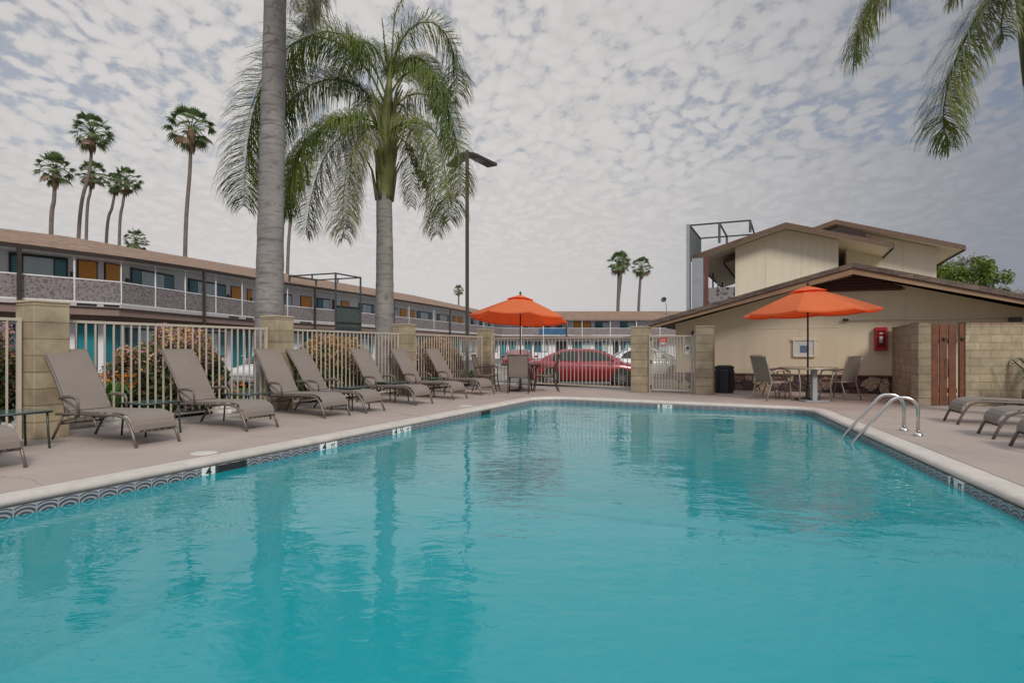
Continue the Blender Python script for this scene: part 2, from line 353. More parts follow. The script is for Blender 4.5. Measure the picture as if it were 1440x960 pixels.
# ================= POOL, DECK, GROUND =================
def line_x(p, d, q, e):
    """2D line intersection p+td, q+se"""
    den = d.x*e.y-d.y*e.x; t = ((q.x-p.x)*e.y-(q.y-p.y)*e.x)/den; return V((p.x+t*d.x, p.y+t*d.y, 0))
PL = V((-3.88, 4.55, 0))                     # on left outer coping line, direction VV
PBk = V((.75, 14.07, 0)); Bd = (V((5.57, 11.46, 0))-PBk).normalized()
PR = V((4.08, 4.785, 0)); Rd = (V((5.76, 11.05, 0))-PR).normalized()
near = VV*.2
c_bl = line_x(PL, VV, PBk, Bd); c_br = line_x(PR, Rd, PBk, Bd)
c_nl = line_x(PL, VV, near, U); c_nr = line_x(PR, Rd, near, U)
corners = [c_nl, c_nr, c_br, c_bl]           # counter-clockwise
def inset(poly, d):
    out = []; n = len(poly)
    for i in range(n):
        a, b, c = poly[i-1], poly[i], poly[(i+1) % n]
        d1 = (b-a).normalized(); d2 = (c-b).normalized()
        n1 = V((-d1.y, d1.x, 0)); n2 = V((-d2.y, d2.x, 0))
        out.append(line_x(a+n1*d, d1, b+n2*d, d2))
    return out
def rounded(poly, r, seg=7):
    out = []; n = len(poly)
    for i in range(n):
        a, b, c = poly[i-1], poly[i], poly[(i+1) % n]
        d1 = (a-b).normalized(); d2 = (c-b).normalized()
        if i in (0, 1): out.append(b.copy()); continue
        h = math.acos(max(-1, min(1, d1.dot(d2))))/2; t = r/math.tan(h)
        p1 = b+d1*t; p2 = b+d2*t; ce = b+(d1+d2).normalized()*(r/math.sin(h))
        a1 = atan2(p1.y-ce.y, p1.x-ce.x); a2 = atan2(p2.y-ce.y, p2.x-ce.x)
        while a2-a1 > pi: a2 -= 2*pi
        while a2-a1 < -pi: a2 += 2*pi
        for k in range(seg+1):
            a_ = a1+(a2-a1)*k/seg; out.append(V((ce.x+r*cos(a_), ce.y+r*sin(a_), 0)))
    return out
RO = .85
outer = rounded(corners, RO); CW = .25
innerc = inset(corners, CW); inner = rounded(innerc, RO-CW)
wallp = rounded(inset(corners, CW+.025), RO-CW-.025)
NP = len(outer)
# coping: bullnose profile ring
mb = MB(); prof = []
for (t, z) in ((0, 0.0), (.70, .006), (.90, -.002), (.985, -.022), (1.0, -.045), (.97, -.062), (.86, -.07)):
    prof.append([outer[i].lerp(inner[i], t)+UP*z for i in range(NP)])
for r in prof: mb.v += r
for k in range(len(prof)-1):
    for i in range(NP):
        j = (i+1) % NP; mb.face((k*NP+i, k*NP+j, (k+1)*NP+j, (k+1)*NP+i), 0, k > 0)
struct(mb.build('pool_coping', 'coping'))
# thin dark expansion joint round the coping
mb = MB(); oo = rounded(inset(corners, -.012), RO+.012)
for i in range(NP):
    j = (i+1) % NP; mb.poly([outer[i]-UP*.004, outer[j]-UP*.004, oo[j]-UP*.004, oo[i]-UP*.004])
struct(mb.build('expansion_joint', 'joint'))
# tile band
WZ = -.13
mb = MB(); bb = len(mb.v); s = 0; uvs = []
for i in range(NP):
    j = (i+1) % NP; a, b = wallp[i], wallp[j]; l = (b-a).length
    mb.poly([a+UP*-.055, b+UP*-.055, b+UP*-.205, a+UP*-.205]); uvs.append([(s/.15, .999), ((s+l)/.15, .999), ((s+l)/.15, -.5), (s/.15, -.5)]); s += l
tb = struct(mb.build('waterline_tile', 'tile', normals=False))
for p, q in zip(tb.data.polygons, uvs):
    for li, w in zip(p.loop_indices, q): tb.data.uv_layers[0].data[li].uv = w
# shell with sloping floor
def depth_at(p):
    q = p.dot(VV); 
    if q < 8.2: return -1.25
    return -1.25-min(1.0, (q-8.2)*.25)
shellp = rounded(inset(corners, CW+.02), RO-CW-.02)
bm = bmesh.new(); fv = [bm.verts.new(p) for p in shellp]; fc = bm.faces.new(fv)
for q in (8.2, 9.5, 11.0):
    bmesh.ops.bisect_plane(bm, geom=bm.verts[:]+bm.edges[:]+bm.faces[:], plane_co=VV*q, plane_no=VV)
bed = [e for e in bm.edges if e.is_boundary]
for v in bm.verts: v.co.z = depth_at(v.co)
r = bmesh.ops.extrude_edge_only(bm, edges=bed)
for v in [g for g in r['geom'] if isinstance(g, bmesh.types.BMVert)]: v.co.z = -.2
bmesh.ops.recalc_face_normals(bm, faces=bm.faces)
me = bpy.data.meshes.new('pool_basin'); bm.to_mesh(me); bm.free()
mat('plaster', (.70, .90, .88), .8, var=.06, scale=.8, world=True)
me.materials.append(M['plaster']); po = bpy.data.objects.new('pool_basin', me); COL.objects.link(po); struct(po)
# break line stripe on the floor
a = line_x(shellp[0], VV, VV*8.2, U); b = line_x(PR-V((CW, 0, 0)), Rd, VV*8.2, U)
mb = MB(); mat('stripe', (.05, .10, .22), .6, var=.1)
dd = (b-a).normalized(); mb.poly([a+dd*.1+UP*-1.242, b-dd*.1+UP*-1.242, b-dd*.1+VV*-.13+UP*-1.242, a+dd*.1+VV*-.13+UP*-1.242])
struct(mb.build('pool_floor_stripe', 'stripe'))
# water: surface plus absorbing body
m = bpy.data.materials.new('water'); t, N, L = nt(m); N.remove(N['Principled BSDF'])
fr = N.new('ShaderNodeFresnel'); fr.inputs['IOR'].default_value = 1.37
tr = N.new('ShaderNodeBsdfTransparent'); tr.inputs[0].default_value = (.86, .97, .98, 1)
gl = N.new('ShaderNodeBsdfGlossy'); gl.inputs['Roughness'].default_value = .03; gl.inputs[0].default_value = (1, 1, 1, 1)
df = N.new('ShaderNodeBsdfDiffuse'); df.inputs[0].default_value = (.004, .35, .38, 1)
m0 = N.new('ShaderNodeMixShader'); m0.inputs[0].default_value = .66; L.new(tr.outputs[0], m0.inputs[1]); L.new(df.outputs[0], m0.inputs[2])
ms = N.new('ShaderNodeMixShader'); L.new(fr.outputs[0], ms.inputs[0]); L.new(m0.outputs[0], ms.inputs[1]); L.new(gl.outputs[0], ms.inputs[2])
L.new(ms.outputs[0], N['Material Output'].inputs[0])
g = N.new('ShaderNodeNewGeometry'); mp = N.new('ShaderNodeMapping'); mp.inputs['Rotation'].default_value = (0, 0, radians(25)); mp.inputs['Scale'].default_value = (1.0, 1.7, 1)
L.new(g.outputs['Position'], mp.inputs[0])
n1 = N.new('ShaderNodeTexNoise'); n1.inputs['Scale'].default_value = 5.0; n1.inputs['Detail'].default_value = 2.5; n1.inputs['Distortion'].default_value = .6; L.new(mp.outputs[0], n1.inputs['Vector'])
n2 = N.new('ShaderNodeTexNoise'); n2.inputs['Scale'].default_value = .45; n2.inputs['Detail'].default_value = 2; L.new(g.outputs['Position'], n2.inputs['Vector'])
r2 = N.new('ShaderNodeMapRange'); r2.inputs[1].default_value = .38; r2.inputs[2].default_value = .62; r2.inputs[3].default_value = .35; r2.inputs[4].default_value = 1.0; L.new(n2.outputs['Fac'], r2.inputs[0])
n3 = N.new('ShaderNodeTexNoise'); n3.inputs['Scale'].default_value = 1.2; n3.inputs['Detail'].default_value = 1; L.new(mp.outputs[0], n3.inputs['Vector'])
ma = N.new('ShaderNodeMath'); ma.operation = 'MULTIPLY'; L.new(n1.outputs['Fac'], ma.inputs[0]); L.new(r2.outputs[0], ma.inputs[1])
mb2 = N.new('ShaderNodeMath'); mb2.operation = 'MULTIPLY_ADD'; L.new(n3.outputs['Fac'], mb2.inputs[0]); mb2.inputs[1].default_value = 1.5; L.new(ma.outputs[0], mb2.inputs[2])
bp = N.new('ShaderNodeBump'); bp.inputs['Strength'].default_value = .38; bp.inputs['Distance'].default_value = .02; L.new(mb2.outputs[0], bp.inputs['Height'])
L.new(bp.outputs[0], gl.inputs['Normal']); L.new(bp.outputs[0], fr.inputs['Normal'])
va = N.new('ShaderNodeVolumeAbsorption'); va.inputs['Color'].default_value = (.05, .84, .90, 1); va.inputs['Density'].default_value = .22
L.new(va.outputs[0], N['Material Output'].inputs['Volume'])
M['water'] = m
waterp = rounded(inset(corners, CW+.022), RO-CW-.022)
mb = MB(); mb.prism([p+UP*(-3.2) for p in waterp], UP*(WZ+3.2)); wo = struct(mb.build('pool_water', 'water'))

# fence line / pillars
FP = [V((-5.86, 7.5, 0))+VV*s for s in (-3.85, 0, 3.78, 7.75, 12.04)]
P5 = V(((900.5-720)*15.25/F, 15.25, 0)); P6 = V(((991.5-720)*14.5/F, 14.5, 0))
# building / enclosure reference
BQ = 17.0
def on_build(px, q=BQ):
    r = (px-720)/F; Y = q/(r*VV.x+VV.y); return V((r*Y, Y, 0))
E0 = V((7.80, 11.53, 0))
# deck polygon with pool hole
bw0 = on_build(960, BQ+.02); 
deck_out = [V((-14, -7, 0)), V((22, -7, 0)), V((22, 10.0, 0)), on_build(1560, BQ+.02), bw0, P6+V((-.3, .35, 0)), P5+V((.2, .4, 0)), FP[4]+V((.2, .45, 0))]
deck_out.append(FP[4]+(-U)*.35+VV*.2); deck_out.append(FP[0]-U*.35-VV*8)
bm = bmesh.new()
def loop(pts):
    vs = [bm.verts.new(p) for p in pts]; return [bm.edges.new((vs[i], vs[(i+1) % len(vs)])) for i in range(len(vs))]
es = loop(deck_out)+loop([p-UP*0.0 for p in oo])
bmesh.ops.triangle_fill(bm, use_beauty=True, use_dissolve=False, edges=es)
r = bmesh.ops.extrude_edge_only(bm, edges=[e for e in bm.edges if e.is_boundary])
for v in [g_ for g_ in r['geom'] if isinstance(g_, bmesh.types.BMVert)]: v.co.z = -.6
bmesh.ops.recalc_face_normals(bm, faces=bm.faces)
me = bpy.data.meshes.new('pool_deck'); bm.to_mesh(me); bm.free(); me.materials.append(M['deck'])
dk = bpy.data.objects.new('pool_deck', me); COL.objects.link(dk); struct(dk)
GZ = -.38
mb = MB(); ang = [V((cos(a)*60, sin(a)*60+50, GZ)) for a in [2*pi*i/24 for i in range(24)]]
S = 700
# parking lot sheet with a hole where the pool sits is not needed: it is cut into strips around the deck
def ring_fill(name, out, hole, z, m):
    bm = bmesh.new()
    def lp(pts):
        vs = [bm.verts.new(V((p.x, p.y, z))) for p in pts]; return [bm.edges.new((vs[i], vs[(i+1) % len(vs)])) for i in range(len(vs))]
    bmesh.ops.triangle_fill(bm, use_beauty=True, edges=lp(out)+lp(hole)); bmesh.ops.recalc_face_normals(bm, faces=bm.faces)
    for f in bm.faces:
        if f.normal.z < 0: f.normal_flip()
    me = bpy.data.meshes.new(name); bm.to_mesh(me); bm.free(); me.materials.append(M[m]); o = bpy.data.objects.new(name, me); COL.objects.link(o); return struct(o)
ring_fill('ground', [V((-S, -S, 0)), V((S, -S, 0)), V((S, S, 0)), V((-S, S, 0))], deck_out, GZ-.004, 'ground')
# parking lot as sheet above ground, behind the fence
plot = [V((-30, -6, GZ)), V((-13, -6, GZ)), FP[0]-U*3.0, FP[4]-U*3.0+VV*.5, FP[4]+V((.2, 2.4, 0)), P5+V((.6, 2.4, 0)), P6+V((1.5, 3.5, 0)), V((9, 24, 0)), V((40, 60, 0)), V((40, 87, 0)), V((-3, 87, 0)), V((-18, 38, 0)), V((-26, 18, 0))]
mb = MB(); mb.poly([V((p.x, p.y, GZ)) for p in plot]); po2 = mb.build('parking_lot', 'asphalt'); struct(po2)
# planting bed behind left fence & kerb
mb = MB()
b0 = FP[0]-U*.42; mb.obox(b0, VV, -U, 0, 16.4, 0, 2.3, -.30, -.08); struct(mb.build('planting_bed', 'soil'))
mb = MB(); mb.obox(b0, VV, -U, 0, 16.5, 2.3, 2.45, -.37, -.05); struct(mb.build('kerb', 'concrete'))
mb = MB(); q = FP[4]+V((.25, .5, 0)); q2 = P5+V((.3, .5, 0)); d_ = (q2-q); ln = d_.length; d_.normalize(); n_ = V((-d_.y, d_.x, 0))
mb.obox(q, d_, n_, 0, ln+2.5, 0, 1.7, -.36, -.2); struct(mb.build('sidewalk', 'concrete'))

# depth markers on tile band (on wall line, facing the water)
def marker(px, py, txts, side, label):
    # point on wall line
    wc = inset(corners, CW+.025)
    seg = {'L': (wc[3], wc[0]), 'R': (wc[1], wc[2]), 'B': (wc[2], wc[3])}[side]
    r = (px-720)/F; a, b = seg; d = (b-a).normalized(); tt = (r*a.y-a.x)/(d.x-r*d.y); p = a+d*tt
    n = V((-d.y, d.x, 0)); right = -d   # seen from water: inside is left of direction; looking outward the right hand is -d... 
    w = .15*len(txts); t = thing('depth_marker', label, 'depth marker', tuple(p+UP*-.13))
    for k, tx in enumerate(txts):
        c = p+right*((k-(len(txts)-1)/2)*.152)*-1*(-1)
        mb = MB(); mb.obox(c, d, n, -.073, .073, -.012, .004, -.2, -.058); mb.build('tile', 'tilewhite', t, world=True)
        text_mesh(tx, .13 if len(tx) == 1 else .065, tuple(c+n*.006+UP*-.105), right, UP, 'numeral', 'ink', t)
marker(293, 661, ['4', 'F\nT'][:1], 'L', 'white depth tile with a black 4 nearest the camera beside the large skimmer slot')
marker(462, 626, ['4', 'FT'], 'L', 'white depth tiles reading 4 FT midway along the left pool edge')
marker(565, 605, ['4', '½', 'FT'], 'L', 'three white depth tiles on the left pool edge below the fifth lounger')
marker(935, 569, ['8', 'FT'], 'B', 'white depth tiles on the far pool edge below the white gate')
marker(1345, 668, ['8', 'FT'], 'R', 'white depth tiles on the right pool edge in front of the ladder')
# skimmer slots
def skimmer(px0, px1, label, cover):
    wc = inset(corners, CW+.025); a, b = wc[3], wc[0]; d = (b-a).normalized(); n = V((-d.y, d.x, 0)); ps = []
    for px in (px0, px1):
        r = (px-720)/F; ps.append((r*a.y-a.x)/(d.x-r*d.y))
    lo, hi = min(ps), max(ps); o = a+d*lo
    t = thing('skimmer', label, 'skimmer', tuple(o+UP*-.13))
    mb = MB(); mb.obox(o, d, n, 0, hi-lo, -.02, .006, -.19, -.062); mb.build('opening', 'black', t, world=True)
    mb = MB(); w = hi-lo
    for (x0, x1, z0, z1) in ((-.02, 0, -.2, -.058), (w, w+.02, -.2, -.058), (0, w, -.2, -.19)): mb.obox(o, d, n, x0, x1, -.02, .012, z0, z1)
    mb.build('frame', 'greendark', t, world=True)
skimmer(306, 344, 'dark skimmer slot in the tile band beside the number 4 tile', None)
skimmer(677, 688, 'small dark skimmer slot near the far left pool corner', None)
for (px, py, lab) in ((287, 637, 'flat white round skimmer lid on the deck nearest the camera'), (655, 570.5, 'flat white round skimmer lid on the deck by the far loungers')):
    p = W(px, py); mb = MB(); mb.lathe(p, [(.0, .001), (.135, .001), (.135, .003), (.12, .005), (.0, .005)], 24, caps=False); tag(mb.build('skimmer_lid', 'offwhite'), lab.replace('skimmer lid', 'drain cover'), 'drain cover', 'round skimmer lids on the deck')  # these discs are the skimmer lids, not drains

# ================= LOUNGERS =================
def make_lounger():
    t = thing('sun_lounger', '', 'sun lounger', (0, 0, 0), 0, 'sun loungers around the pool')
    mb = MB()
    for y in (-.30, .30):
        mb.tube([(-.02, y, 0), (.03, y, .12), (.09, y, .235), (.14, y, .295), (.21, y, .33), (.32, y, .345), (.8, y, .335), (1.3, y, .32), (1.45, y, .31)], .0185, 6)
        mb.tube([(1.33, y*.96, .31), (1.42, y*.96, .17), (1.55, y*.96, 0)], .017, 6)
        mb.tube([(.78, y*.93, .32), (.70, y*.93, .18)], .014, 6)
        mb.tube([(1.05, y*.9, .30), (1.44, y*.9, .20)], .012, 6)
    for (x, z) in ((.045, .17), (1.43, .19), (.78, .30), (1.3, .30)): mb.tube([(x, -.29, z), (x, .29, z)], .013, 6)
    mb.tube([(1.45, -.22, .66), (1.40, -.22, .30), (1.40, .22, .30), (1.45, .22, .66)], .011, 6)
    mb.build('frame', 'frame', t)
    mb = MB(); mb.sheet([(.045, .185), (.05, .24), (.075, .29), (.12, .33), (.19, .355), (.30, .368), (.55, .362), (.9, .352), (1.24, .342)], -.285, .285, .012); mb.build('seat', 'sling', t, smooth=False)
    mb = MB()
    for y in (-.30, .30):
        mb.tube([(1.22, y*.97, .34), (1.30, y*.97, .44), (1.49, y*.97, .75), (1.73, y*.97, 1.06), (1.745, y*.97, 1.08)], .017, 6)
    mb.tube([(1.743, -.29, 1.077), (1.743, .29, 1.077)], .017, 6)
    mb.build('back_frame', 'frame', t)
    mb = MB(); mb.sheet([(1.24, .355), (1.31, .455), (1.485, .755), (1.72, 1.065), (1.73, 1.09)], -.28, .28, .012); mb.build('backrest', 'sling', t)
    for y in (-.325, .325):
        mb = MB(); mb.tube([(1.36, y*.97, .50), (1.27, y, .525), (1.13, y, .53), (1.02, y*1.01, .515), (.985, y*1.01, .48), (.98, y*1.0, .34)], [.015, .02, .023, .022, .016, .014], 7); mb.build('armrest', 'frame', t)
    mb = MB(); mb.tube([(.03 if k % 2 else .047, -.24+k*.048, .165 if k % 2 else .20) for k in range(11)], .008, 5); mb.build('lacing', 'black', t)
    mb = MB(); mb.tube([(1.235 if k % 2 else 1.25, -.24+k*.048, .335 if k % 2 else .365) for k in range(11)], .007, 5); mb.build('lacing', 'black', t)
    for o_ in COL.objects:
        if o_.parent == t:
            for v_ in o_.data.vertices: v_.co.y *= .87
    return t
PLACE = [  # (A near foot px, B far foot px, label)
 ((None), (39.4, 656), 'brown sling lounger cut by the left edge of the photo, only its foot end showing'),
 ((185.7, 629.5), (255, 620.5), 'nearest complete taupe sling lounger, beside the first block pillar'),
 ((343.7, 606.7), (391.7, 600.4), 'taupe lounger standing in front of the big pink flowering bush'),
 ((456, 588), (490.8, 584.4), 'taupe lounger whose back hides the foot of the second block pillar'),
 ((511.7, 581.7), (542, 577), 'taupe lounger just right of the second block pillar'),
 ((582.5, 570), (609, 567.2), 'taupe lounger in front of the ringed palm trunk'),
 ((637.5, 561.7), (656, 560), 'taupe lounger in front of the third block pillar'),
 ((677, 555.3), (694.4, 553.9), 'farthest lounger of the left row, beside the fourth pillar and dark patio chairs')]
lounger = make_lounger()
cnt = 0
for i, (A, B, lab) in enumerate(PLACE):
    b = W(*B)
    if A is None: mid = b-VV*.29+U*0.0; hd = -U
    else:
        a = W(*A); mid = (a+b)/2; w = (b-a).normalized(); hd = V((-w.y, w.x, 0)); hd = (hd*.35-U*.65).normalized()
    jig = [0, .06, .03, -.02, .03, -.02, .02, -.03][i]
    rz = atan2(hd.y, hd.x)+jig
    if cnt == 0: lounger.location = mid; lounger.rotation_euler = (0, 0, rz); lounger['label'] = lab
    else: dup(lounger, mid, rz, lab)
    cnt += 1
# right-hand row: feet toward the pool, heads outside the frame
for (A, B, lab) in (((1348, 597), (1330, 591.5), 'flat lounger of the right row nearest the block wall gate'),
                    ((1399, 617.5), (1378, 609.7), 'middle lounger of the right row, only its foot end in view'),
                    (None, (1423, 627), 'nearest lounger of the right row, just one leg end showing at the photo edge')):
    b = W(*B)
    a = W(*A) if A else b-V((.19, .50, 0))
    mid = (a+b)/2; w = (b-a).normalized(); hd = V((w.y, -w.x, 0))
    dup(lounger, mid, atan2(hd.y, hd.x), lab)

# side tables
def make_side_table():
    t = thing('side_table', '', 'side table', (0, 0, 0), 0, 'glass side tables between the loungers')
    mb = MB(); mb.box((0, 0, .415), (.50, .50, .008)); mb.build('table_top', 'tableglass', t)
    mb = MB(); 
    for (a, b) in (((-.25, -.25), (.25, -.25)), ((.25, -.25), (.25, .25)), ((.25, .25), (-.25, .25)), ((-.25, .25), (-.25, -.25))):
        mb.tube([(a[0], a[1], .405), (b[0], b[1], .405)], .013, 6)
    mb.build('rim', 'greendark', t)
    for sx in (-1, 1):
        for sy in (-1, 1):
            mb = MB(); mb.tube([(sx*.22, sy*.22, .40), (sx*.225, sy*.225, .2), (sx*.235, sy*.235, 0)], .013, 6); mb.build('leg', 'greendark', t)
    return t
st = make_side_table(); first = True
for (px, py, lab) in ((18, 578, 'green glass side table nearest the camera beside the first pillar'), (213, 564, 'green glass side table behind the nearest complete lounger'),
                      (348, 552, 'green glass side table at the right end of the pink bush'), (493, 543, 'small glass table between the fourth and fifth loungers'),
                      (552, 536, 'small glass table between the fifth and sixth loungers'), (606, 530.5, 'small glass table between the last two loungers of the row')):
    p = W(px, py, .42); p.z = 0
    if first: st.location = p; st.rotation_euler = (0, 0, ANG); st['label'] = lab; first = False
    else: dup(st, p, ANG, lab)

# ================= PILLARS AND FENCE =================
def pillar(p, rz, label, h=1.66, z0=0.0, w=.40):
    t = thing('block_pillar', label, 'pillar', (p.x, p.y, z0), rz, 'block pillars of the pool fence')
    mb = MB(); mb.box((0, 0, h/2), (w, w, h)); mb.build('shaft', 'block', t, bevel=.008)
    mb = MB(); mb.box((0, 0, h+.016), (w+.02, w+.02, .03)); mb.build('cap', 'concretecap', t, bevel=.006)
labs = ['block pillar left of the frame edge', 'tan block pillar behind the nearest lounger at the far left', 'tan block pillar just right of the big grey palm trunk', 'tan block pillar right of the ringed palm trunk', 'tan block pillar left of the left orange umbrella']
for i, p in enumerate(FP):
    if i == 0: continue
    pillar(p, ANG, labs[i])
pillar(P5, ANG, 'tan block pillar on the hinge side of the white gate', 1.63)
pillar(P6, ANG, 'tan block pillar on the latch side of the white gate', 1.61)
def fence(a, b, z0, z1, label, sp=.122, gap=.24, pw=.0095):
    a = V(a); b = V(b); d = b-a; ln = d.length; d.normalize(); n = V((-d.y, d.x, 0)); o = a+d*gap; ln -= 2*gap
    t = thing('picket_fence_panel', label, 'fence', tuple(o), 0, 'cream metal fence panels')
    for (x, nm) in ((0, 'post'), (ln-.04, 'post')):
        mb = MB(); mb.obox(o, d, n, x, x+.04, -.02, .02, 0, z1+.01); mb.build(nm, 'fence', t, world=True)
    for z in (z0, z1-.035):
        mb = MB(); mb.obox(o, d, n, .04, ln-.04, -.015, .015, z, z+.035); mb.build('rail', 'fence', t, world=True)
    k = int((ln-.1)/sp); s = (ln-.04)/(k+1)
    for i in range(1, k+1):
        x = .02+i*s; mb = MB(); mb.obox(o, d, n, x-pw, x+pw, -pw, pw, z0+.035, z1-.035); mb.build('picket', 'fence', t, world=True)
fence(FP[0], FP[1], .09, 1.47, 'cream picket fence panel cut by the left edge of the photo')
fence(FP[1], FP[2], .09, 1.47, 'cream picket fence panel in front of the big pink bush')
fence(FP[2], FP[3], .09, 1.47, 'cream picket fence panel in front of the ringed palm trunk')
fence(FP[3], FP[4], .09, 1.47, 'cream picket fence panel in front of the lamp post')
fence(FP[4], P5, .09, 1.42, 'cream picket fence panel with the red car behind it', gap=.22, pw=.0075)
# gate
d = (P6-P5); ln = d.length; d.normalize(); n = V((-d.y, d.x, 0)); o = P5+d*.22; ln -= .44
t = thing('metal_gate', 'cream metal pedestrian gate with mesh infill and a red sign', 'gate', tuple(o))
mb = MB(); mb.obox(o, d, n, 0, .05, -.025, .025, 0, 1.47); mb.obox(o, d, n, ln-.05, ln, -.025, .025, 0, 1.47); mb.build('post', 'fence', t, world=True)
mb = MB(); z0, z1 = .05, 1.43
mb.obox(o, d, n, .07, .11, -.018, .018, z0, z1); mb.obox(o, d, n, ln-.11, ln-.07, -.018, .018, z0, z1)
mb.obox(o, d, n, .11, ln-.11, -.018, .018, z1-.04, z1); mb.obox(o, d, n, .11, ln-.11, -.018, .018, z0, z0+.04)
mb.obox(o, d, n, ln-.30, ln-.27, -.015, .015, z0+.04, z1-.04)
mb.build('gate_frame', 'fence', t, world=True)
k = 9
for i in range(k):
    x = .11+(i+1)*(ln-.41)/(k+1); mb = MB(); mb.obox(o, d, n, x-.0095, x+.0095, -.0095, .0095, z0+.04, z1-.04); mb.build('picket', 'fence', t, world=True)
mb = MB()
for i in range(60):
    x = .11+i*(ln-.22)/60; mb.obox(o, d, n, x, x+.0035, .012, .0155, z0+.04, z1-.04)
for i in range(80):
    z = z0+.04+i*(z1-z0-.08)/80; mb.obox(o, d, n, .11, ln-.11, .016, .0195, z, z+.0035)
mb.build('wire_mesh', 'fence', t, world=True)
mb = MB(); mb.obox(o, d, n, ln-.26, ln-.12, -.03, .02, .95, 1.17); lb = mb.build('latch_box', 'offwhite', t, world=True)
mb = MB(); mb.lathe(o+d*(ln-.18)+n*-.05+UP*1.12, [(.028, -.028), (.032, 0), (.028, .028)], 12); mb.build('lock_knob', 'black', t, world=True)
for z in (.1, .72, 1.3):
    mb = MB(); mb.obox(o, d, n, .045, .075, -.03, .02, z, z+.09); mb.build('hinge', 'black', t, world=True)
# sign hangs on the gate
so = o+d*.36-n*.03
t = thing('gate_sign', 'small red sign with a pale panel hanging on the cream gate', 'sign', tuple(so+UP*1.2))
mb = MB(); mb.obox(so, d, n, -.10, .10, -.004, .0, 1.18, 1.37); mb.build('board', 'redsign', t, world=True)
mb = MB(); mb.obox(so, d, n, -.085, .085, -.008, -.0045, 1.195, 1.26); mb.build('panel', 'paper', t, world=True)
mb = MB()
for (x0, x1, z0_, z1_) in ((-.07, -.055, 1.21, 1.25), (-.055, -.03, 1.21, 1.22), (-.01, .015, 1.235, 1.245), (.03, .07, 1.21, 1.222), (.055, .07, 1.222, 1.25)): mb.obox(so, d, n, x0, x1, -.011, -.0085, z0_, z1_)
for k in range(4): mb.obox(so, d, n, -.06+k*.032, -.042+k*.032, -.008, -.0045, 1.30, 1.33, 1)
mb.build('lettering', ['ink', 'paper'], t, world=True)

# ================= POOL LADDER =================
b1 = W(1271, 605.6); b2 = W(1290.6, 612.8); pd = (b1-b2).normalized(); hd = V((-pd.y, pd.x, 0)); hd = hd if hd.x < 0 else -hd
t = thing('pool_ladder', 'curved steel pool ladder with two handrails on the right pool edge', 'pool ladder', tuple((b1+b2)/2))
b2 = b1-pd*.50
for b in (b1, b2):
    pts = [b, b+UP*.33]
    for k in range(1, 9):
        a = pi/2*k/8; pts.append(b+UP*.33+hd*(.15*(1-cos(a)))+UP*.15*sin(a))
    for k in range(1, 6):
        a = radians(52)*k/5; pts.append(b+UP*(.33+.15)+hd*(.15+.04+.15*sin(a))-UP*.15*(1-cos(a)))
    e = pts[-1]; pts += [e+hd*.40-UP*.50, e+hd*.47-UP*.62, e+hd*.50-UP*.80, e+hd*.50-UP*1.6]
    mb = MB(); mb.tube(pts, .021, 12); mb.build('handrail', 'chrome', t, world=True)
    mb = MB(); mb.lathe(b, [(.055, 0.001), (.055, .015), (.03, .05), (.024, .05)], 16, caps=False); mb.build('flange', 'chrome', t, world=True)
for z in (-.42, -.70, -.98):
    c = (b1+b2)/2+hd*(.15+.04+.118+.50); mb = MB(); mb.obox(c, pd, hd, -.23, .23, -.05, .05, z, z+.03); mb.build('tread', 'offwhite', t, world=True)
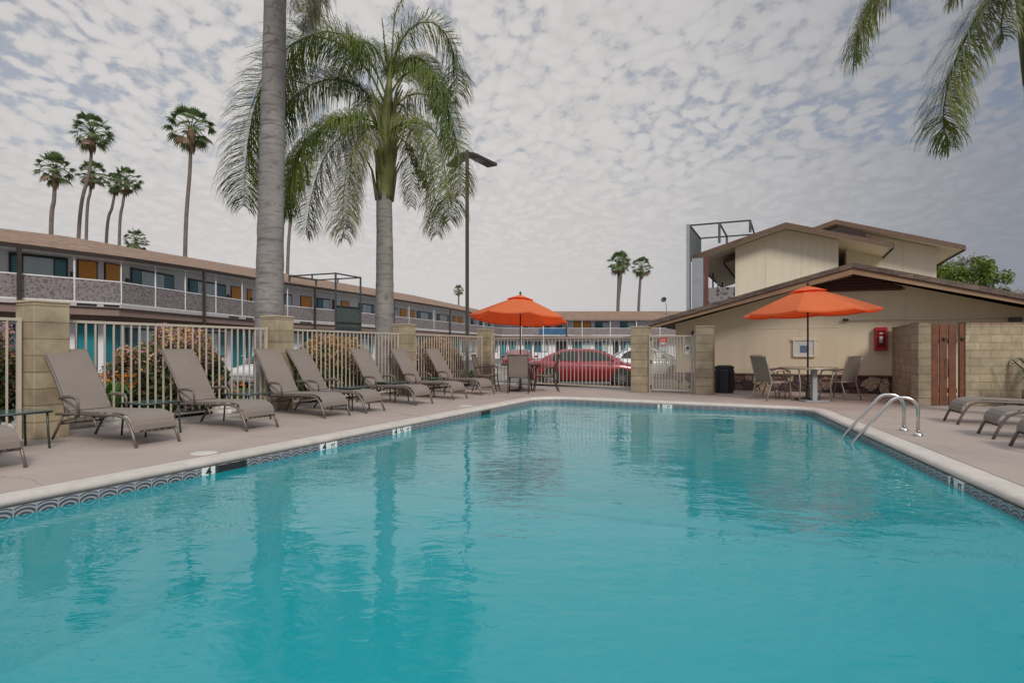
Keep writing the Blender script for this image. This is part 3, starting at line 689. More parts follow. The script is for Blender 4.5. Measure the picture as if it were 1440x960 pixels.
# ================= UMBRELLAS, TABLES, CHAIRS =================
def umbrella(base, poletop, R, zr, tilt, label, drop=.0):
    t = thing('patio_umbrella', label, 'umbrella', tuple(base))
    mb = MB(); mb.tube([base+UP*.04, base+UP*(poletop-.02)], .019, 10); mb.build('pole', 'darkframe', t, world=True)
    mb = MB(); mb.lathe(base, [(.0, .0), (.26, .0), (.27, .03), (.24, .05), (.05, .075), (.035, .30), (.0, .30)], 24, caps=False); mb.build('base', 'darkframe', t, world=True)
    # canopy: 8 gores with scalloped sag
    n = 8; K = 6; J = 5
    rot = Euler((tilt[0], tilt[1], radians(10))).to_matrix(); top = base+UP*poletop
    def pt(r, a, k):
        """r 0..1, a angle fraction inside gore 0..1"""
        ang = (k+a)*2*pi/n; edge = cos(pi/n)/cos((a-.5)*2*pi/n) if True else 1
        sag = sin(pi*a)*.035*r*r
        rr = R*r*edge*(1-.018*sin(pi*a)*r); z = -(poletop-zr)*(r**1.12)-sag
        return rot @ V((rr*cos(ang), rr*sin(ang), z))
    mb = MB(); mc = MB(); ml = MB()
    for k in range(n):
        b = len(mb.v)
        for i in range(K+1):
            for j in range(J+1): mb.v.append(top+pt(.02+.98*i/K, j/J, k))
        for i in range(K):
            for j in range(J):
                mb.face((b+i*(J+1)+j, b+i*(J+1)+j+1, b+(i+1)*(J+1)+j+1, b+(i+1)*(J+1)+j), 0, True)
        b = len(mb.v)   # short valance hem
        for j in range(J+1):
            p = top+pt(1, j/J, k); mb.v += [p, p+rot @ V((0, 0, -.035))]
        for j in range(J): mb.face((b+2*j, b+2*j+2, b+2*j+3, b+2*j+1), 0, True)
        b = len(mc.v)
        for i in range(3):
            for j in range(J+1):
                q = pt(.02+.26*i/2, j/J, k); mc.v.append(top+q+rot @ V((0, 0, .03+.012*i/2+.01*sin(pi*j/J))))
        for i in range(2):
            for j in range(J): mc.face((b+i*(J+1)+j, b+i*(J+1)+j+1, b+(i+1)*(J+1)+j+1, b+(i+1)*(J+1)+j), 0, True)
    mb.build('canopy', 'orange', t, world=True, normals=False); mc.build('vent_cap', 'orange', t, world=True, normals=False)
    for k in range(n):
        ml = MB(); pts = [top+pt(q, 0, k)+rot @ V((0, 0, -.014)) for q in (.03, .3, .6, .99)]; ml.tube(pts, .006, 5); rb = ml.build('rib', 'offwhite', t, world=True)
        ms_ = MB(); ms_.tube([top+rot @ V((0, 0, -(poletop-zr)*.85)), top+pt(.52, 0, k)+rot @ V((0, 0, -.02))], .005, 5); ms_.build('strut', 'offwhite', t, world=True)
    mb = MB(); mb.lathe(top, [(.0, .0), (.022, .01), (.018, .05), (.03, .07), (.03, .10), (.01, .13), (0, .13)], 12, caps=False); mb.build('finial', 'darkframe', t, world=True)
def round_table(p, label, r=.56, h=.69, pole='darkframe'):
    t = thing('patio_table', label, 'table', tuple(p))
    mb = MB(); mb.lathe((0, 0, 0), [(.03, h), (r, h), (r, h+.008), (.03, h+.008)], 36, sm=False); mb.build('table_top', 'tableglass', t)
    mb = MB(); mb.lathe((0, 0, 0), [(r-.015, h-.025), (r+.012, h-.025), (r+.014, h+.01), (r-.0, h+.012), (r-.015, h-.025)], 36, caps=False); mb.build('rim', pole, t)
    for k in range(4):
        a = pi/4+k*pi/2; mb = MB(); mb.tube([(cos(a)*(r-.04), sin(a)*(r-.04), h-.02), (cos(a)*(r-.12), sin(a)*(r-.12), h*.5), (cos(a)*(r-.08), sin(a)*(r-.08), 0)], .014, 6); mb.build('leg', pole, t)
    return t
def make_chair(label, sl, fr, loc, rz, group):
    """sits facing +x"""
    t = thing('patio_chair', label, 'chair', loc, rz, group)
    mb = MB(); mb.sheet([(.27, .385), (.25, .415), (.18, .425), (-.1, .40), (-.21, .395)], -.235, .235, .012); mb.build('seat', sl, t)
    mb = MB(); mb.sheet([(-.20, .40), (-.235, .50), (-.28, .68), (-.345, .90), (-.35, .925)], -.235, .235, .012); mb.build('backrest', sl, t)
    for y in (-.25, .25):
        mb = MB(); mb.tube([(.30, y, 0), (.26, y, .2), (.24, y, .40), (.25, y*1.04, .56), (.21, y*1.08, .625), (.10, y*1.1, .64), (-.10, y*1.08, .63), (-.26, y*1.02, .60)], [.014, .015, .015, .015, .018, .021, .019, .014], 7); mb.build('arm_and_leg', fr, t)
        mb = MB(); mb.tube([(-.34, y, 0), (-.27, y, .2), (-.21, y, .39), (-.255, y, .56), (-.30, y, .72), (-.36, y, .94)], .015, 7); mb.build('rear_leg', fr, t)
    mb = MB(); mb.tube([(-.36, -.25, .935), (-.36, .25, .935)], .015, 7); mb.build('top_rail', fr, t); mb = MB()
    mb.tube([(.25, -.25, .385), (.25, .25, .385)], .013, 6); mb.tube([(-.21, -.25, .385), (-.21, .25, .385)], .013, 6)
    for y in (-.25, .25): mb.tube([(.25, y, .39), (-.21, y, .385)], .013, 6)
    mb.build('seat_frame', fr, t)
    mb = MB(); mb.tube([(.27, -.25, .12), (.27, .25, .12)], .009, 6); mb.build('stretcher', fr, t)
    return t
T1 = V((.22, 15.75, 0)); T2 = W(1136, 562.5)
umbrella(T1, 2.47, 1.30, 1.90, (radians(-4.5), radians(4.0)), 'orange patio umbrella left of centre, in front of the red car')
umbrella(T2, 2.40, 1.36, 1.87, (radians(-1), radians(-2.0)), 'orange patio umbrella in front of the cream pool house wall')
round_table(T1, 'round dark framed patio table under the left orange umbrella', .5, .69, 'darkframe')
round_table(T2, 'round light framed patio table under the right orange umbrella', .56, .69, 'chairframe')
mb = MB(); q = T2+V((-.02, -.30, 0)); mb.box(q+UP*.35, (.10, .10, .66)); mb.box(q+UP*.012, (.5, .34, .022)); o = mb.build('umbrella_stand', 'grey', bevel=.006)
tag(o, 'pale grey square post on a foot plate under the right patio table', 'umbrella stand')
G1 = 'dark sling chairs at the left table'; G2 = 'light framed sling chairs at the right table'
make_chair('dark sling chair seen square from behind at the left table', 'sling2', 'darkframe', (V((.17, 14.98, 0))), radians(86), G1)
make_chair('dark sling chair left of the left table, partly behind the far lounger', 'sling2', 'darkframe', (V((-.66, 15.75, 0))), radians(-8), G1)
make_chair('dark sling chair right of the left table seen edge on', 'sling2', 'darkframe', (V((.86, 15.5, 0))), radians(181), G1)
make_chair('light framed sling chair left of the right table, nearer the pool', 'sling', 'chairframe', tuple(W(1086, 562)), radians(15), G2)
make_chair('light framed sling chair behind the right table beside the wall', 'sling', 'chairframe', (V((5.95, 13.75, 0))), radians(-48), G2)
make_chair('light framed sling chair right of the right table seen from behind', 'sling', 'chairframe', tuple(W(1180, 561)), radians(118), G2)

# ================= BIN, CABINET, SIGN, PIPE =================
p = W(1018.5, 552); t = thing('trash_bin', 'black octagonal trash bin between the gate pillar and the patio chairs', 'trash bin', tuple(p))
mb = MB(); mb.lathe((0, 0, 0), [(.20, 0), (.235, .02), (.245, .56), (.225, .60), (.0, .60)], 8, caps=False, sm=False); mb.build('body', 'bin', t)
mb = MB(); mb.lathe((0, 0, 0), [(.24, .60), (.25, .62), (.25, .65), (.16, .685), (.14, .66), (.0, .65)], 8, caps=False, sm=False); mb.build('lid', 'black', t)
for k in range(8):
    a = pi/8+k*pi/4; mb = MB(); mb.box((cos(a)*.232, sin(a)*.232, .31), (.012, .10, .48), a); mb.build('panel', 'black', t)

# ================= POOL HOUSE =================
NB = -VV                                   # wall normal toward us
def bp_(s, q, z=0): return U*s+VV*q+UP*z   # building frame (s along U, q along VV)
def su(px, q): p = on_build(px, q); return p.dot(U)
QF = BQ-.85                                 # barge board plane
sa = su(1200, QF); sl = su(912, QF); sr = 2*sa-sl
Ya = on_build(1200, QF).y; zap = CH+(490-369)*Ya/F; Yl = on_build(912, QF).y; zl = CH+(490-452)*Yl/F
ph = thing('pool_house', 'cream stucco pool house with a low brown shingled gable roof', 'building', tuple(bp_(sa, BQ, 0)))
QB = BQ+9; sw0 = su(950, BQ); sw1 = sr-.25
def roofz(s): return zap-(zap-zl)*abs(s-sa)/(sa-sl)
wt = .20
pts = [bp_(sw0, BQ, 0), bp_(sw1, BQ, 0), bp_(sw1, BQ, roofz(sw1)-wt), bp_(sa, BQ, zap-wt), bp_(sw0, BQ, roofz(sw0)-wt)]
mb = MB(); mb.prism(pts, VV*9); mb.build('wall', 'stucco', ph, world=True)
# roof slabs
for sgn, nm in ((-1, 'roof'), (1, 'roof')):
    e = sl if sgn < 0 else sr; th = .10; mb = MB()
    mb.prism([bp_(sa, QF, zap), bp_(e, QF, zl), bp_(e, QF, zl-th), bp_(sa, QF, zap-th)], VV*(9.9)); mb.build(nm, 'roofdark', ph, world=True)
    # fascia board proud of the roof ends, dark band then lighter barge
    mb = MB(); mb.prism([bp_(sa, QF-.03, zap-.015), bp_(e, QF-.03, zl-.015), bp_(e, QF-.03, zl-.12), bp_(sa, QF-.03, zap-.12)], VV*.028); mb.build('verge', 'roofdark', ph, world=True)
    mb = MB(); mb.prism([bp_(sa, QF, zap-.102), bp_(e, QF, zl-.102), bp_(e, QF, zl-.135), bp_(sa, QF, zap-.135)], VV*.05); mb.build('drip_edge', 'brownred', ph, world=True)
    mb = MB(); mb.prism([bp_(sa, QF+.012, zap-.137), bp_(e, QF+.012, zl-.137), bp_(e, QF+.012, zl-.20), bp_(sa+0*sgn, QF+.012, zap-.27)], VV*.035); mb.build('barge_board', 'barge', ph, world=True)
    mb = MB(); mb.prism([bp_(sa, QF+.05, zap-.104), bp_(e, QF+.05, zl-.104), bp_(e, QF+.05, zl-.118), bp_(sa, QF+.05, zap-.118)], VV*.79); mb.build('soffit', 'stucco2', ph, world=True)
# louvre triangle
qv = BQ-.012; z1 = CH+(490-407)*on_build(1205, BQ).y/F
vt = []
for (px, py) in ((1133, 404), (1206, 386), (1270, 402), (1268, 408), (1133, 411)):
    pp = on_build(px, qv); vt.append(V((pp.x, pp.y, CH-(py-490)*pp.y/F)))
mb = MB(); mb.prism(vt, VV*.008); mb.build('gable_vent', 'darkbrown', ph, world=True)
mb = MB()
for k in range(4):
    z = z1+.03+k*.07; mb.obox(bp_(0, qv-.012, 0), U, NB, su(1150+k*9, BQ), su(1262-k*10, BQ), 0, .008, z, z+.022)
mb.build('vent_slats', 'brownred', ph, world=True)
mb = MB(); mb.obox(bp_(0, qv, 0), U, NB, su(1133, BQ), su(1272, BQ), 0, .05, z1-.045, z1-.005); mb.build('vent_sill', 'brownred', ph, world=True)
# stone veneer plinth with irregular boulders
mb = MB(); mb.obox(bp_(0, BQ, 0), U, NB, sw0, su(1300, BQ), .002, .05, .0, .42); mb.build('stone_veneer', 'stoneveneer', ph, world=True)
mb = MB(); mb.obox(bp_(0, BQ, 0), U, NB, sw0, su(1300, BQ), .0, .075, .42, .45); mb.build('plinth_cap', 'fascia', ph, world=True)
# panel joints, wall conduit
mb = MB()
for s_ in (su(1065, BQ), su(1165, BQ), su(1280, BQ), su(1380, BQ)): mb.obox(bp_(0, BQ, 0), U, NB, s_-.004, s_+.004, 0, .004, .46, roofz(s_)-.35)
mb.obox(bp_(0, BQ, 0), U, NB, sw0, su(1180, BQ), 0, .01, CH+.52, CH+.535)
mb.build('trim_joints', 'stucco2', ph, world=True)
def wp(px, py, off=.05):
    pp = on_build(px, BQ-off); return V((pp.x, pp.y, CH-(py-490)*pp.y/F))
mb = MB(); mb.tube([wp(1192, 449.5), wp(1432, 446.5)], .016, 8); o = mb.build('wall_conduit', 'stucco2', ph, world=True)
mb = MB(); mb.tube([wp(1185, 449.6, .06), wp(1193, 449.5, .06)], .028, 8); mb.build('conduit_end', 'black', ph, world=True)
mb = MB(); pp = wp(1428, 449, .1); mb.box(pp, (.22, .12, .10), ANG); mb.build('flood_light', 'darkframe', ph, world=True)
# soffit beam & junction at the low left eave
mb = MB(); c = bp_(su(975, BQ), BQ-.12, 1.50); mb.box(c, (.05, .10, .16), ANG); mb.build('downspout_elbow', 'black', ph, world=True)
# fire extinguisher cabinet
c0 = wp(1238, 476.5, .0); t = thing('extinguisher_cabinet', 'red fire extinguisher cabinet mounted on the cream wall', 'extinguisher cabinet', tuple(c0))
mb = MB(); mb.obox(c0, U, NB, -.135, .135, .002, .13, -.28, .28); mb.build('box', 'red', t, world=True, bevel=.02)
mb = MB(); mb.obox(c0, U, NB, -.09, .09, .132, .138, -.21, .21); mb.build('window', 'redglass', t, world=True)
mb = MB(); mb.tube([c0+NB*.145+UP*-.10, c0+NB*.145+UP*.06], .04, 12); mb.build('cylinder', 'offwhite', t, world=True)
mb = MB(); mb.obox(c0, U, NB, -.035, .035, .139, .142, .12, .15); mb.build('label_plate', 'offwhite', t, world=True)
# framed notice
c0 = wp(1131, 489, 0); t = thing('notice_board', 'small pale framed notice with a blue print on the cream wall behind the umbrella pole', 'notice', tuple(c0))
mb = MB(); mb.obox(c0, U, NB, -.24, .24, .004, .03, -.20, .20); mb.build('backing', 'paper', t, world=True)
mb = MB()
for (a0, a1, z0, z1_) in ((-.30, .30, .19, .23), (-.25, .25, -.23, -.19), (-.26, -.22, -.19, .19), (.22, .26, -.19, .19)): mb.obox(c0, U, NB, a0, a1, .004, .05, z0, z1_)
mb.build('frame', 'stucco2', t, world=True)
mb = MB(); mb.obox(c0, U, NB, -.10, .06, .031, .034, -.12, .06); mb.build('print', 'blueprint', t, world=True)

# ================= BLOCK ENCLOSURE =================
t = thing('block_wall_enclosure', 'tan block wall enclosure with a cap course right of the pool house', 'wall', tuple(E0))
X = V((1, 0, 0)); Yv = V((0, 1, 0))
Lr = (BQ-.08-E0.dot(VV))/VV.dot(VV)
H = 1.57
mb = MB(); mb.obox(E0, VV, U, .0, Lr, 0, .20, 0, H); mb.build('return_wall', 'blockwall', t, world=True)
fx0 = E0+V((.075, -.002, 0)); g0 = (1309-720)/F*11.53-E0.x; g1 = (1358-720)/F*11.53-E0.x
mb = MB(); mb.obox(E0, X, Yv, .002, g0, -.004, .20, 0, H); mb.build('gate_jamb', 'blockwall', t, world=True)
mb = MB(); mb.obox(E0, X, Yv, g1, 9.0, -.0, .20, 0, H); mb.build('front_wall', 'blockwall', t, world=True)
mb = MB(); mb.obox(E0, X, Yv, g1, 9.0, -.012, .212, H, H+.035); mb.build('cap_course', 'capbrick', t, world=True)
mb = MB(); mb.obox(E0, X, Yv, .0, g0, -.014, .212, H, H+.03); mb.build('jamb_cap', 'capbrick', t, world=True)
mb = MB(); mb.obox(E0, VV, U, .22, Lr, -.01, .21, H, H+.03); mb.build('return_cap', 'capbrick', t, world=True)
t = thing('wooden_gate', 'red brown wooden plank gate with rounded tops set in the block wall', 'gate', tuple(E0+X*g0))
xs = ((1309.5, 1320), (1321.5, 1332), (1334.5, 1344.5), (1349.5, 1358))
for (a, b) in xs:
    xa = (a-720)/F*11.55; xb = (b-720)/F*11.55; w = xb-xa; pts = [V((xa, 11.55, .02)), V((xb, 11.55, .02)), V((xb, 11.55, H-.03))]
    for k in range(1, 6): a_ = pi*k/6; pts.append(V(((xa+xb)/2+cos(a_)*w/2, 11.55, H-.03+sin(a_)*.045)))
    pts.append(V((xa, 11.55, H-.03))); mb = MB(); mb.prism(pts, V((0, .022, 0))); mb.build('plank', 'redwood', t, world=True)
mb = MB()
for z in (.25, 1.2): mb.obox(E0, X, Yv, g0+.01, g1-.13, .046, .08, z, z+.09)
mb.build('cross_rail', 'redwood', t, world=True)
mb = MB(); hx = (1333-720)/F*11.5; mb.tube([V((hx, 11.53, .55)), V((hx, 11.50, .57)), V((hx, 11.50, .88)), V((hx, 11.53, .90))], .008, 6); mb.build('handle', 'darkframe', t, world=True)
for px in (1330.5, 1356):
    for z in (1.26,): mb = MB(); mb.obox(V(((px-720)/F*11.5, 11.52, 0)), X, Yv, -.03, .03, 0, .028, z, z+.05); mb.build('hinge', 'black', t, world=True)

# ================= TWO-STOREY BUILDING BEHIND =================
def gable(root, s0, s1, q0, q1, ze, za, zb, w0, w1, ov=.8, wm='stucco2'):
    sm = (s0+s1)/2; rz = lambda s: za-(za-ze)*abs(s-sm)/(sm-s0)
    pts = [bp_(w0, q0+ov, zb), bp_(w1, q0+ov, zb), bp_(w1, q0+ov, rz(w1)-.16)]
    if w0 < sm < w1: pts.append(bp_(sm, q0+ov, za-.16))
    pts.append(bp_(w0, q0+ov, rz(w0)-.16))
    mb = MB(); mb.prism(pts, VV*(q1-q0-ov)); mb.build('wall', wm, root, world=True)
    for e in (s0, s1):
        mb = MB(); mb.prism([bp_(sm, q0, za), bp_(e, q0, ze), bp_(e, q0, ze-.10), bp_(sm, q0, za-.10)], VV*(q1-q0)); mb.build('roof', 'roofdark', root, world=True)
        mb = MB(); mb.prism([bp_(sm, q0-.03, za+.01), bp_(e, q0-.03, ze+.01), bp_(e, q0-.03, ze-.20), bp_(sm, q0-.03, za-.20)], VV*.028); mb.build('barge_board', 'fascia', root, world=True)
        mb = MB(); mb.prism([bp_(sm, q0+.02, za-.105), bp_(e, q0+.02, ze-.105), bp_(e, q0+.02, ze-.13), bp_(sm, q0+.02, za-.13)], VV*(q1-q0-.03)); mb.build('soffit', 'stucco2', root, world=True)
        sg = -1 if e < sm else 1
        mb = MB(); mb.obox(bp_(e, q0, 0), VV, U*sg, 0, q1-q0, 0.002, .03, ze-.22, ze-.01); mb.build('eave_fascia', 'darkbrown', root, world=True)
    return rz
qA = 29.2; sA0 = V((8.45, 28.3, 0)).dot(U); 
def s_at(px, q): return on_build(px, q).dot(U)
def z_at(px, py, q): return CH-(py-490)*on_build(px, q).y/F
lod = thing('two_storey_lodge', 'cream two storey building with overlapping brown gable roofs behind the pool house', 'building', tuple(bp_(sA0, qA, GZ)))
sA0 = s_at(972, qA); sAm = s_at(1105, qA); sA1 = 2*sAm-sA0
zeA = z_at(972, 360, qA); zaA = z_at(1105, 313, qA)
rzA = gable(lod, sA0, sA1, qA, 44, zeA, zaA, GZ, s_at(1034, qA+.8), s_at(1179, qA+.8))
qB = 31.4; sB1 = s_at(1357, qB); sBm = s_at(1175, qB); sB0 = 2*sBm-sB1
zeB = z_at(1357, 345, qB); zaB = z_at(1175, 309, qB)
rzB = gable(lod, sB0, sB1, qB, 45, zeB, zaB, GZ, s_at(1190, qB+.9), s_at(1317, qB+.9), .9)
# vertical panel joints on the upper wall
mb = MB()
for px in (1077, 1127, 1160): 
    s_ = s_at(px, qA+.8); mb.obox(bp_(0, qA+.8, 0), U, NB, s_-.015, s_+.015, 0, .008, GZ, rzA(s_)-.3)
for px in (1225, 1270):
    s_ = s_at(px, qB+.9); mb.obox(bp_(0, qB+.9, 0), U, NB, s_-.015, s_+.015, 0, .008, GZ, rzB(s_)-.3)
mb.build('wall_joints', 'stucco', lod, world=True)
# dark attic gap of the second gable with ducts
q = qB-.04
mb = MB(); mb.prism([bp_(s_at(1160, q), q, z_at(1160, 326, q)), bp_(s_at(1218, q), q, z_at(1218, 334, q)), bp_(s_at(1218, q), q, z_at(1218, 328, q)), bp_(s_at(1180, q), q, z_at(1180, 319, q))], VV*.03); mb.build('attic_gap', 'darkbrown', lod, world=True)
# balcony walkway on the left side of the first gable
sw = s_at(984, qA+.8); ww = s_at(1034, qA+.8)
zb0 = z_at(1010, 430, qA+.8); zb1 = z_at(1010, 404, qA+.8)
mb = MB(); mb.obox(bp_(0, qA+.8, 0), U, VV, sw, ww-.01, 0, 13, zb0-.25, zb0); mb.build('balcony_slab', 'slab', lod, world=True)
mb = MB(); mb.obox(bp_(0, qA+.85, 0), U, VV, sw+.06, ww-.02, 0, .06, zb0, zb1); mb.obox(bp_(0, qA+.85, 0), U, VV, sw, sw+.06, 0, 12, zb0, zb1); mb.build('balcony_screen', 'screendark', lod, world=True)
for k in range(5):
    q = qA+.9+k*2.6; mb = MB(); mb.obox(bp_(0, q, 0), U, VV, sw-.02, sw+.06, 0, .08, GZ, rzA(sw)-.2); mb.build('balcony_post', 'darkframe' if k % 2 == 0 else 'white', lod, world=True)
# steel stair tower beside it (open frame on top, pale clad column)
tw = thing('steel_stair_tower', 'dark open steel tower frame with pale cladding at the left gable end', 'stair tower', tuple(bp_(sA0-.2, 28, GZ)))
qT = 28.0; c1 = on_build(970, qT); c2 = on_build(1055, qT); zt = z_at(970, 317, qT); s1_, s2_ = c1.dot(U), c2.dot(U)
def bar(a, b, r=.045): mbx.tube([a, b], r, 4, sq=True)
for (nm, sx, qx) in (('column', s1_, qT), ('column', s2_, qT), ('column', s1_, qT+3.5), ('column', s2_, qT+3.5), ('column', (s1_+s2_)/2, qT), ('column', (s1_+s2_)/2, qT+3.5)):
    lo = GZ if (sx < s1_+.1) else rzA(sx)-.1
    mbx = MB(); bar(bp_(sx, qx, lo), bp_(sx, qx, zt), .06); mbx.build(nm, 'steel', tw, world=True)
mbx = MB()
for q in (qT, qT+3.5): bar(bp_(s1_, q, zt), bp_(s2_, q, zt))
for s_ in (s1_, (s1_+s2_)/2, s2_): bar(bp_(s_, qT, zt), bp_(s_, qT+3.5, zt))
mbx.build('top_frame', 'steel', tw, world=True)
mbx = MB()
for k in range(1, 12):
    q = qT+3.5*k/12; bar(bp_(s1_, q, zeA-.3), bp_(s1_, q, zt), .022)
mbx.build('side_grille', 'steel', tw, world=True)
mb = MB(); mb.obox(bp_(0, qT, 0), U, VV, s1_-.14, s1_+.0, -.1, .1, GZ, zt+.05); mb.build('clad_column', 'steelpale', tw, world=True)
mb = MB(); mb.obox(bp_(0, qT, 0), U, VV, s1_+.05, s1_+.55, .3, .5, GZ, zeA-.25); mb.build('clad_panel', 'steelpale', tw, world=True)
mb = MB(); mb.obox(bp_(0, qT, 0), U, VV, s1_+.58, s1_+.75, .3, .5, GZ, zeA-.2); mb.build('dark_panel', 'brownred', tw, world=True)

# ================= MOTEL =================
ND = [V((-29.4, 9.2, 0)), V((-24.6, 16.2, 0)), V((-19.8, 23.2, 0)), V((-17.4, 26.7, 0)), V((-17.0, 32.2, 0)), V((-16.2, 39.5, 0)), V((-12.3, 50, 0)), V((-7.5, 66, 0)), V((-1.5, 87, 0))]
EZ = [5.2, 5.2, 5.2, 5.15, 5.4, 5.6, 5.6, 5.65, 5.45]; RZ = [6.3, 6.3, 6.35, 6.4, 6.65, 6.95, 6.95, 7.1, 6.9]
INW = -U
mo = thing('motel_wing', 'long two storey motel wing with brown roof, orange upper doors and patterned balcony', 'building', (-16.2, 39.5, GZ))
def wall_hit(px, off=1.25):
    r = (px-720)/F
    P = [p+INW*off for p in ND]
    for i in range(len(P)-1):
        a, b = P[i], P[i+1]; d = b-a; den = d.x-r*d.y
        tt = (r*a.y-a.x)/den
        if -1e-6 <= tt <= 1+1e-6: return a+d*tt, i
    return P[-1], len(P)-2
K = len(ND)
def strip(pA, pB, name, m, root, th=None):
    mb = MB()
    for i in range(len(pA)-1): mb.poly([pA[i], pA[i+1], pB[i+1], pB[i]])
    return mb.build(name, m, root, world=True)
def ribbon(path, off0, off1, z0, z1, name, m, root, inw=INW):
    """solid band following path between inward offsets and heights (z may be lists)"""
    n = len(path); zl0 = z0 if isinstance(z0, list) else [z0]*n; zl1 = z1 if isinstance(z1, list) else [z1]*n
    mb = MB()
    for i, p in enumerate(path):
        mb.v += [p+inw*off0+UP*zl0[i], p+inw*off1+UP*zl0[i], p+inw*off1+UP*zl1[i], p+inw*off0+UP*zl1[i]]
    for i in range(n-1):
        for j in range(4):
            j2 = (j+1) % 4; mb.face((4*i+j, 4*i+j2, 4*i+4+j2, 4*i+4+j))
    mb.face((0, 1, 2, 3)); e = 4*(n-1); mb.face((e+3, e+2, e+1, e))
    return mb.build(name, m, root, world=True)
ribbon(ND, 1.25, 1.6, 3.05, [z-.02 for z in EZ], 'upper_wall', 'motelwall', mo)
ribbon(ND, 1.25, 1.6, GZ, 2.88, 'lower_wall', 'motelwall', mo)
ribbon(ND, 0, 1.6, 2.90, 3.05, 'balcony_slab', 'slab', mo)
ribbon(ND, .12, .3, 2.55, 2.895, 'beam', 'motelbeam', mo)
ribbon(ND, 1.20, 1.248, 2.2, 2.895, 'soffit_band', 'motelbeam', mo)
ribbon(ND, .02, .06, 3.12, 4.02, 'balcony_screen', 'screen', mo)
ribbon(ND, .0, .08, 4.03, 4.08, 'handrail', 'white', mo)
ribbon(ND, .0, .08, 3.055, 3.115, 'bottom_rail', 'white', mo)
# roof
ED = ND
ribbon(ED, -.25, -.2, [z-.16 for z in EZ], [z+.02 for z in EZ], 'fascia', 'darkbrown', mo)
strip([p-INW*.2+UP*(EZ[i]+.01) for i, p in enumerate(ED)], [p+INW*4+UP*RZ[i] for i, p in enumerate(ED)], 'roof', 'roofshingle', mo)
strip([p+INW*4+UP*RZ[i] for i, p in enumerate(ED)], [p+INW*8.4+UP*(EZ[i]) for i, p in enumerate(ED)], 'rear_roof', 'roofshingle', mo)
strip([p-INW*.2+UP*(EZ[i]-.15) for i, p in enumerate(ED)], [p+INW*1.6+UP*(EZ[i]-.14) for i, p in enumerate(ED)], 'eave_soffit', 'white', mo)
def wall_box(root, pa, pb, n0, n1, z0, z1, m, name, parent=None, inset_=0):
    d = (pb-pa); ln = d.length; d.normalize(); n = V((d.y, -d.x, 0)); n = n if n.dot(V((1, -1, 0))) > 0 else -n
    mb = MB(); mb.obox(pa, d, n, inset_, ln-inset_, n0, n1, z0, z1); o = mb.build(name, m, root, world=True)
    return o
def child_box(par, root, pa, pb, f0, f1, n0, n1, z0, z1, m, name):
    d = (pb-pa); ln = d.length; d.normalize(); n = V((d.y, -d.x, 0)); n = n if n.dot(V((1, -1, 0))) > 0 else -n
    mb = MB(); mb.obox(pa-V(root['_loc']), d, n, ln*f0, ln*f1, n0, n1, z0, z1); o = mb.build(name, m, par); return o
def window(root, pa, pb, z0, z1, splits=(.22, .75), mid='curtain'):
    ln = (pb-pa).length; e = .06/ln
    w = wall_box(root, pa, pb, .0, .05, z0, z1, 'winframe', 'window')
    fr = [e]+list(splits)+[1-e]
    for k in range(len(fr)-1):
        child_box(w, root, pa, pb, fr[k]+e*.4, fr[k+1]-e*.4, .052, .06, z0+.06, z1-.10, mid if k == 1 and len(fr) == 4 else ('glassdark' if k == 0 or len(fr) == 4 else mid), 'pane')
def door(root, pa, pb, z0, z1, m):
    dr = wall_box(root, pa, pb, .0, .03, z0, z1+.05, 'winframe', 'door')
    ln = (pb-pa).length; child_box(dr, root, pa, pb, .07, .93, .032, .05, z0, z1, m, 'leaf')
    child_box(dr, root, pa, pb, .84, .90, .052, .09, z0+.95, z0+1.02, 'white', 'handle')
UPW = [(12, 95, 'w'), (108, 137, 'd'), (146, 172, 'd'), (183, 244, 'w'), (264, 317, 'w'), (324, 340, 'd'), (347, 360, 'd'), (372, 388, 'w2'), (392, 410, 'w2'), (422, 438, 'd'), (445, 464, 'w2'), (467, 473, 'r'), (479, 491, 'd'), (504, 526, 'w'), (534, 545, 'd'), (551, 559, 'w2'), (562, 571, 'd'), (575, 583, 'd'), (586, 607, 'w'), (614, 632, 'w'), (636, 642, 'd'), (644, 651, 'd'), (662, 669, 'w2'), (674, 689, 'w'), (-75, -20, 'w'), (-130, -100, 'd')]
for (x0, x1, k) in UPW:
    a, i = wall_hit(x0); b, j = wall_hit(x1)
    if i != j:  # keep it on one wall segment
        a2 = ND[j]+INW*1.25
        if (b-a2).length > (a2-a).length: a = a2+(b-a2).normalized()*.05
        else: b = a2-(a2-a).normalized()*.05
    if (b-a).length < .3: continue
    if k == 'w': window(mo, a, b, 3.75, 5.02)
    elif k == 'w2': window(mo, a, b, 3.75, 5.02, (.45,))
    elif k == 'd': door(mo, a, b, 3.06, 4.98, 'doororange')
    else: door(mo, a, b, 3.06, 4.98, 'brownred')
LOW = [(107, 137, 'd'), (144, 168, 'd'), (176, 240, 'w'), (262, 318, 'w'), (325, 341, 'd'), (346, 356, 'd'), (392, 408, 'w'), (425, 440, 'd'), (470, 480, 'd'), (500, 524, 'w'), (572, 582, 'd'), (590, 610, 'w'), (636, 646, 'd'), (650, 668, 'w'), (674, 686, 'd'), (12, 60, 'w')]
for (x0, x1, k) in LOW:
    a, i = wall_hit(x0); b, j = wall_hit(x1)
    if i != j:
        a2 = ND[j]+INW*1.25
        if (b-a2).length > (a2-a).length: a = a2+(b-a2).normalized()*.05
        else: b = a2-(a2-a).normalized()*.05
    if (b-a).length < .3: continue
    if k == 'w': window(mo, a, b, .6, 2.1)
    else: door(mo, a, b, GZ+.02, 2.15, 'doorteal')
